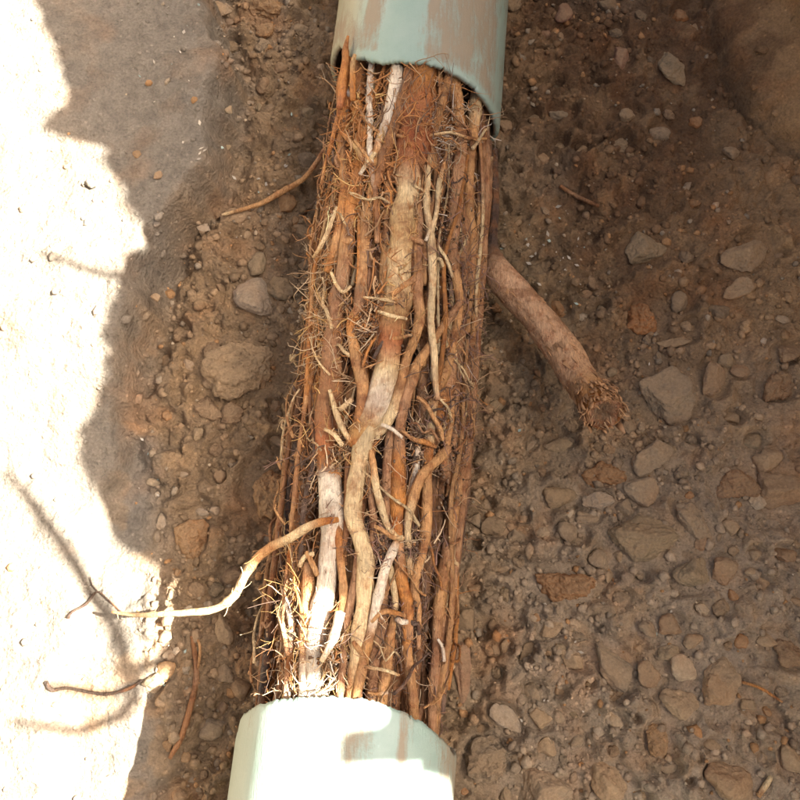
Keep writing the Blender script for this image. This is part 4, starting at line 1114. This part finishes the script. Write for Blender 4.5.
# ------------------------------------------------------------------ thick broken root on the right
def stub():
    P, C = free_path([(494, 150, 8, 'D', .024), (495, 205, 8, 'D', .026), (493, 245, 10, 'D', .036), (499, 274, 28, 'P', .048), (515, 293, 32, 'P', .050), (534, 315, 31, 'T', .052), (553, 338, 33, 'T', .054), (567, 357, 34, 'T', .058), (578, 377, 34, 'T', .064), (590, 394, 35, 'T', .074), (600, 406, 37, 'O', .085), (605, 414, 40, 'O', .092)])
    base = ground_pt(545, 345)
    e = empty("broken_root", base, "thick snapped-off root with a frayed end lying right of the root mass", "root")
    # warm grey-brown bark
    C = np.where((np.arange(len(C))[:, None] < 7) & (np.arange(len(C))[:, None] > 2), C * 0.55 + np.array([0.62, 0.38, 0.21]) * 0.45, C)
    C[3:9] = C[3:9] * 0.35 + np.array([0.62, 0.38, 0.21]) * 0.65
    L = smooth_line(np.hstack([P, C]), 0.0016); X, R, CC = L[:, :3], L[:, 3], L[:, 4:7]
    mb = MB(); tube(mb, X, R, CC, 48, 0.10, 77, False, 0.16)
    link("bark", mb.mesh("bark"), M_root, e)
    # loose scales and splinters of bark along the far half
    fl = MB()
    for _ in range(150):
        i = int(len(X) * (1 - 0.62 * rng.random() ** 1.6)) - 2; i = max(8, min(i, len(X) - 2))
        t_ = X[i + 1] - X[i]; t_ /= np.linalg.norm(t_); q_ = rng.normal(0, 1, 3); q_ -= t_ * (q_ @ t_); q_ /= np.linalg.norm(q_)
        if q_[2] < -0.3: q_ = -q_
        b_ = np.cross(t_, q_); w_ = rng.uniform(0.0006, 0.0022); L_ = rng.uniform(0.003, 0.010); lift_ = rng.uniform(0.0004, 0.0022)
        p0 = X[i] + q_ * R[i] * 0.98; p1 = p0 + t_ * L_ + q_ * lift_ + b_ * rng.normal(0, 0.002)
        V = [p0 - b_ * w_, p0 + b_ * w_, p1 + b_ * w_ * 0.4, p1 - b_ * w_ * 0.4]; V = V + [x_ - q_ * 0.0005 for x_ in V]
        fl.add(np.array(V), None, np.array([[0, 1, 2, 3], [7, 6, 5, 4], [0, 4, 5, 1], [1, 5, 6, 2], [2, 6, 7, 3], [3, 7, 4, 0]]), np.array([0.46, 0.25, 0.11]) * rng.uniform(0.55, 1.25))
    tag(link("bark_scales", fl.mesh("bark_scales", False), M_hair, e), kind="stuff")
    # frayed end
    T = X[-1] - X[-6]; T /= np.linalg.norm(T); r = R[-1]
    n1 = np.cross(T, UP); n1 /= np.linalg.norm(n1); n2 = np.cross(n1, T)
    q = MB()
    nr_, na = 9, 40
    a = np.arange(na) * 2 * math.pi / na; rad = np.linspace(0.0, 0.93, nr_)
    RRr, AA = np.meshgrid(rad, a, indexing='ij')
    dep = -0.004 * (1 - RRr) + 0.0025 * fbm(RRr * np.cos(AA) * 5, RRr * np.sin(AA) * 5, seed=7, oct=3) - 0.001
    V = X[-1] + T * dep[..., None] + (n1 * np.cos(AA)[..., None] + n2 * np.sin(AA)[..., None]) * (RRr * r)[..., None]
    i = np.arange(nr_ - 1)[:, None] * na; j = np.arange(na)[None, :]; j2 = (j + 1) % na
    F = np.stack([i + j, i + j2, i + na + j2, i + na + j], -1).reshape(-1, 4)
    cc = np.array([0.20, 0.12, 0.06]) + (np.array([0.42, 0.22, 0.11]) - np.array([0.20, 0.12, 0.06])) * sstep(0.35, 0.8, RRr)[..., None]
    q.add(V.reshape(-1, 3), None, F, cc.reshape(-1, 3))
    link("torn_face", q.mesh("torn_face"), M_root, e)
    f = MB()
    for _ in range(70):
        a_ = rng.uniform(0, 2 * math.pi); rr_ = r * math.sqrt(rng.uniform(0.05, 1.05) ** 0.6)
        p = X[-1] - T * rng.uniform(0.0, 0.006) + (n1 * math.cos(a_) + n2 * math.sin(a_)) * rr_
        d = T * rng.uniform(0.2, 0.9) + (n1 * math.cos(a_) + n2 * math.sin(a_)) * rng.uniform(-0.4, 1.0) * (0.3 + rr_ / r) + rng.normal(0, 0.45, 3)
        edge = rr_ > 0.7 * r
        c = np.array([0.50, 0.29, 0.13] if edge else [0.34, 0.22, 0.11]) * rng.uniform(0.6, 1.2)
        hairs(f, [p], [d], [rng.uniform(0.004, 0.010 if edge else 0.007)], [rng.uniform(0.0004, 0.0009)], [c], 0.22, 4)
    # peeled flaps of bark round the torn end
    for _ in range(95):
        a_ = rng.uniform(0, 2 * math.pi); nn = n1 * math.cos(a_) + n2 * math.sin(a_); tt = np.cross(T, nn)
        w = rng.uniform(0.0008, 0.0030); L_ = rng.uniform(0.003, 0.012)
        p0 = X[-1] - T * rng.uniform(0.0, 0.03) + nn * r * 1.0
        pts = [p0, p0 + T * L_ * 0.5 + nn * L_ * 0.15, p0 + T * L_ * rng.uniform(0.7, 1.1) + nn * L_ * rng.uniform(0.0, 0.4)]
        V = []
        for kk, pp in enumerate(pts):
            ww = w * (1, 0.8, 0.25)[kk]
            V += [pp - tt * ww, pp + tt * ww, pp + tt * ww * 0.9 + nn * 0.0006, pp - tt * ww * 0.9 + nn * 0.0006]
        FF = []
        for kk in range(2):
            b0 = kk * 4
            for m_ in range(4):
                FF.append([b0 + m_, b0 + (m_ + 1) % 4, b0 + 4 + (m_ + 1) % 4, b0 + 4 + m_])
        FF.append([8, 9, 10, 11]); FF.append([3, 2, 1, 0])
        f.add(np.array(V), None, np.array(FF), np.array([0.46, 0.25, 0.11]) * rng.uniform(0.7, 1.3))
    tag(link("frayed_fibre", f.mesh("frayed_fibre"), M_hair, e), kind="stuff")
stub()

# ------------------------------------------------------------------ loose thin roots and twigs lying about
def loose(rows, label, cat="thin root", name="loose_root", sides=8, seed=0, twigs=()):
    P, C = free_path(rows)
    base = P[len(P) // 2][:3].copy(); base[2] = gz(base[0], base[1])
    L = smooth_line(np.hstack([P, C]), 0.0025); X, R, CC = L[:, :3], L[:, 3], L[:, 4:7]
    mb = MB(); tube(mb, X, R, CC, sides, 0.14, seed, True, 0.15)
    for rows2 in twigs:
        P2, C2 = free_path(rows2); L2 = smooth_line(np.hstack([P2, C2]), 0.0025); tube(mb, L2[:, :3], L2[:, 3], L2[:, 4:7], 6, 0.14, seed + 3, True, 0.1)
    for _ in range(int(len(X) * 0.25)):
        i = rng.integers(1, len(X) - 1); hairs(mb, [X[i]], [rng.normal(0, 1, 3) + UP * 0.5], [rng.uniform(0.003, 0.009)], [0.0003], [CC[i] * 0.9], 0.5, 3)
    me = mb.mesh(name)
    me.vertices.foreach_set("co", (np.concatenate(mb.V) - base).astype(np.float32).ravel())
    o = link(name, me, M_root, None, tuple(base)); tag(o, label, cat)
    return o
loose([(330, 140, 4, 'B', .06), (318, 160, 5, 'P', .045), (303, 179, 5, 'T', .03), (283, 191, 6, 'T', .022), (262, 203, 5, 'T', .018), (240, 210, 4, 'T', .014), (222, 215, 3, 'C', .012)],
      "thin tan root trailing left over the soil beside the upper roots", seed=11)
loose([(192, 636, 4, 'B', None), (195, 655, 6, 'B', None), (196, 680, 7, 'P', None), (190, 708, 7, 'B', None), (181, 738, 6, 'B', None), (170, 758, 4, 'B', None)],
      "short brown root lying upright in the rubble left of the sunlit pipe", seed=12, twigs=[[(198, 668, 3, 'T', None), (200, 648, 3, 'T', None), (196, 636, 2, 'T', None)]])
loose([(46, 682, 3.7, 'K', None), (52, 690, 4.2, 'K', None), (68, 688, 2.7, 'K', None), (88, 692, 3.2, 'K', None), (108, 694, 3.2, 'K', None), (130, 688, 3.2, 'K', None), (142, 680, 2.7, 'K', None)],
      "dark crooked root on the sunlit soil at lower left", seed=13)
loose([(68, 618, 3.7, 'K', None), (72, 612, 2.1, 'K', None), (86, 604, 2.7, 'K', None), (97, 592, 2.1, 'K', None), (106, 598, 1.6, 'K', None), (120, 611, 1.3, 'K', None)],
      "small forked dark twig on the sunlit soil near the tip of the side root", "twig", "twig", seed=15, twigs=[[(98, 592, 1.6, 'K', None), (92, 585, 1.3, 'K', None), (90, 577, 1.1, 'K', None)]])
loose([(560, 186, 4, 'B', None), (576, 196, 4, 'P', None), (598, 206, 4, 'B', None)], "short reddish twig on the dark soil right of the upper roots", "twig", "twig", seed=17)
loose([(735, 680, 3, 'T', None), (760, 688, 3, 'O', None), (782, 702, 2.5, 'T', None)], "thin straw-coloured rootlet on the soil at lower right", "twig", "twig", seed=18)
loose([(775, 770, 4, 'T', None), (768, 782, 5, 'C', None), (758, 796, 5, 'T', None)], "pale stub of root at the lower right corner of the soil", "twig", "twig", seed=19)

# a dead weed on the crest of the bank: its stems throw the soft bands across the sunlit soil
def weed(y0, x0, targets, label):
    base = np.array([x0, y0, H - 0.005]); base[2] = gz(x0, y0)
    e = empty("dead_weed", base, label, "weed")
    S_ = np.array([math.cos(EL), 0, math.sin(EL)])
    for rows in targets:
        P = []
        for (u, v, w, t) in rows:
            g_ = ground_pt(u, v); P.append([*(g_ + S_ * t), w])
        P = np.array(P); P = np.vstack([[*(base - np.array([0, 0, 0.01])), 0.005], P])
        L = smooth_line(P, 0.006); mb = MB(); tube(mb, L[:, :3], L[:, 3], (0.25, 0.17, 0.09), 7, 0.1, 5, True, 0.1)
        link("stem", mb.mesh("stem"), M_root, e)
    return e
wx = float(crest_x(np.array([0.12]))[0])
weed(-0.02, wx + 0.03, [[(146, 664, 0.00468, 1.22), (138, 680, 0.00585, 1.22), (122, 664, 0.00585, 1.26), (108, 620, 0.00624, 1.26), (72, 560, 0.00608, 1.27), (34, 508, 0.00507, 1.28), (5, 470, 0.00312, 1.29)],
                         [(144, 662, 0.00312, 1.20), (136, 690, 0.00468, 1.20), (122, 712, 0.00546, 1.24), (98, 724, 0.00507, 1.24), (75, 731, 0.00390, 1.24), (52, 727, 0.00351, 1.24), (10, 721, 0.00390, 1.25)],
                         [(144, 662, 0.00312, 1.20), (132, 680, 0.00351, 1.20), (110, 694, 0.00390, 1.24), (85, 691, 0.00351, 1.24), (46, 684, 0.00312, 1.24)]],
     "dead weed leaning over the edge of the bank beyond the picture, lower one")
weed(0.33, float(crest_x(np.array([0.31]))[0]) + 0.03, [[(150, 291, 0.00390, 1.24), (132, 286, 0.00390, 1.24), (104, 275, 0.00390, 1.24), (80, 268, 0.00351, 1.24), (36, 253, 0.00273, 1.24)]],
     "single dead stalk sticking out over the bank beyond the picture, upper one")


# ------------------------------------------------------------------ stones
def rock(n, seed, facets, sharp, rough, size, fine):
    r0 = np.random.default_rng(seed)
    V, F = ico(n)
    Nn = r0.normal(0, 1, (facets, 3)); Nn /= np.linalg.norm(Nn, axis=1)[:, None]
    d = r0.uniform(0.58, 1.0, facets)
    q = np.maximum(V @ Nn.T, 0) / d[None, :]
    r = (np.sum(q ** sharp, 1) + 0.72 ** sharp) ** (-1 / sharp)
    r = r * (1 + rough * fbm(V[:, 0] * 2.3 + seed, V[:, 1] * 2.3, V[:, 2] * 2.3, seed=seed, oct=3, gain=0.6))
    X = V * r[:, None]; X /= np.max(np.abs(X), axis=0)[None, :]
    X = X * np.array(size)
    # pits and grain in real millimetres
    nrm = X / (np.array(size) ** 2); nrm /= np.linalg.norm(nrm, axis=1)[:, None] + 1e-9
    g_ = fbm(X[:, 0] * 110 + seed, X[:, 1] * 110, X[:, 2] * 110 + 0.5, seed=seed + 3, oct=3, gain=0.65)
    X = X + nrm * (g_ * fine)[:, None]
    return X, F

CS = {'grey': (0.285, 0.220, 0.142), 'olive': (0.265, 0.200, 0.115), 'brown': (0.28, 0.178, 0.098), 'tan': (0.36, 0.25, 0.14), 'pale': (0.48, 0.37, 0.235),
      'rust': (0.36, 0.165, 0.06), 'orange': (0.38, 0.21, 0.09), 'dark': (0.20, 0.145, 0.088), 'red': (0.27, 0.145, 0.09), 'white': (0.68, 0.58, 0.42), 'lgrey': (0.38, 0.305, 0.215)}
for num, (u, v, w, h, rot, kind, colour, label, cat, group, n, lift, thick) in enumerate(PLACED):
    p, sx, sy = stone_size(u, v, w, h)
    sz = thick * min(sx, sy)
    if kind == 'clod': X, F = rock(n, 900 + num, 9, 5, 0.15, (sx, sy, sz), min(0.0020, sx * 0.12))
    elif kind == 'round': X, F = rock(n, 500 + num, 9, 6, 0.09, (sx, sy, sz), min(0.0005, sx * 0.05))
    else: X, F = rock(n, 100 + num, 12, 16, 0.09, (sx, sy, sz), min(0.0007, sx * 0.06))
    nm = "clod" if kind == 'clod' else "stone"
    me = fast_mesh(nm, X, [F], None); me.materials.append(M_clod if kind == 'clod' else M_stone)
    if colour == 'lgrey' and max(w, h) > 45: lift += 0.2
    z = float(base_floor(p[0], p[1])) + 0.05 * (sx + sy) + sz * (lift - 0.02)
    o = bpy.data.objects.new(nm, me); COL.objects.link(o)
    o.location = on_plane(u, v, z)
    o.rotation_euler = (rng.normal(0, 0.10), rng.normal(0, 0.10), math.radians(rot))
    c = np.array(CS[colour]) * rng.uniform(0.9, 1.1) * (1.12 if u > 470 else 1.0)  # right-hand stones are tinted lighter, imitating the haze over them
    gc_ = ground_colour(np.array([p[0]]), np.array([p[1]]))[0]
    o.color = (*(c * 0.85 + gc_ * 0.15), 1)
    tag(o, label, cat, group)

# gravel and crumbs: nobody could count them
gb = MB()
def scatter(n, r0, r1, sub, dens, seed):
    V0, F0 = ico(sub)
    rr_ = np.random.default_rng(seed)
    variants = []
    for i in range(10):
        Nn = rr_.normal(0, 1, (9, 3)); Nn /= np.linalg.norm(Nn, axis=1)[:, None]; d = rr_.uniform(0.6, 1.0, 9)
        q = np.maximum(V0 @ Nn.T, 0) / d; r = (np.sum(q ** 8, 1) + 0.7 ** 8) ** (-1 / 8); variants.append(V0 * r[:, None])
    x = rr_.uniform(-0.47, 0.50, n * 3); y = rr_.uniform(-0.17, 0.72, n * 3)
    keep = rr_.random(n * 3) < dens(x, y); x = x[keep][:n]; y = y[keep][:n]
    z = terrain(x, y); gc = ground_colour(x, y)
    for i in range(len(x)):
        r = r0 + (r1 - r0) * rr_.random() ** 2.2
        a_ = rr_.uniform(0, 2 * math.pi); ca, sa = math.cos(a_), math.sin(a_)
        Vv = variants[rr_.integers(0, 10)] * (r * rr_.uniform(0.7, 1.2), r * rr_.uniform(0.7, 1.2), r * rr_.uniform(0.5, 0.85))
        Vv = np.stack([Vv[:, 0] * ca - Vv[:, 1] * sa, Vv[:, 0] * sa + Vv[:, 1] * ca, Vv[:, 2]], 1)
        t = rr_.random()
        c = gc[i] * rr_.uniform(0.8, 1.3)
        if t < 0.10: c = np.array(CS['grey']) * rr_.uniform(0.8, 1.2)
        elif t < 0.16: c = np.array(CS['orange']) * rr_.uniform(0.7, 1.1)
        elif t < 0.18: c = np.array(CS['pale']) * rr_.uniform(0.7, 1.2)
        gb.add(Vv + np.array([x[i], y[i], z[i] + r * 0.15]), F0, None, c)
def dens(x, y):
    d = np.ones_like(x)
    silt = sstep(0.01, -0.015, x - silt_edge(y))
    d = d * (1 - 0.93 * np.maximum(silt, sstep(-0.225, -0.25, x)))
    d = d * (1 - 0.55 * sstep(0.20, 0.32, x) * sstep(0.0, 0.2, y)) * (1 - 0.8 * sstep(0, 0.01, x - mound_edge(y)))
    cl = sstep(-0.6, 0.5, fbm(x * 14, y * 14, seed=131, oct=2))
    return d * (0.3 + 0.7 * cl)
scatter(3900, 0.0022, 0.0062, 1, dens, 201)
scatter(8500, 0.0009, 0.0024, 0 if False else 1, dens, 202)
tag(link("gravel", gb.mesh("gravel"), M_grav), "loose gravel and crumbs of brown soil over the trench floor", "gravel", kind="stuff")

# white and greenish shavings left from cutting the pipe
sb = MB()
for (uc, vc, n_, ru, rv) in [(540, 262, 60, 30, 24), (200, 120, 16, 30, 40), (250, 200, 18, 30, 25), (300, 175, 10, 20, 20), (560, 720, 14, 20, 20), (150, 470, 8, 15, 15), (590, 590, 8, 40, 60), (180, 650, 14, 20, 20), (700, 600, 10, 60, 80), (520, 420, 8, 40, 40), (180, 45, 10, 30, 20)]:
    for _ in range(n_):
        u = uc + rng.normal(0, 1.0) * ru; v = vc + rng.normal(0, 1.0) * rv
        if not (5 < u < 795 and 0 < v < 800) or rng.random() < 0.35: continue
        p = ground_pt(u, v); p[2] = gz(p[0], p[1]) + 0.0016
        a_ = rng.uniform(0, math.pi); L_ = 0.0008 + 0.0028 * rng.random() ** 2; w_ = L_ * rng.uniform(0.3, 0.7)
        d1 = np.array([math.cos(a_), math.sin(a_), rng.normal(0, 0.3)]); d2 = np.array([-math.sin(a_), math.cos(a_), rng.normal(0, 0.3)])
        t = UP * 0.0004
        V = [p + d1 * L_, p + d2 * w_, p - d1 * L_ * 0.8, p - d2 * w_]
        V = V + [q + t for q in V]
        F = [[3, 2, 1, 0], [4, 5, 6, 7], [0, 1, 5, 4], [1, 2, 6, 5], [2, 3, 7, 6], [3, 0, 4, 7]]
        c = np.array([0.50, 0.43, 0.32]) if rng.random() < 0.8 else np.array([0.34, 0.42, 0.34])
        sb.add(np.array(V), None, np.array(F), c * rng.uniform(0.6, 1.15))
tag(link("shavings", sb.mesh("shavings", False), M_hair), "white and green plastic shavings scattered on the soil", "shavings", kind="stuff")
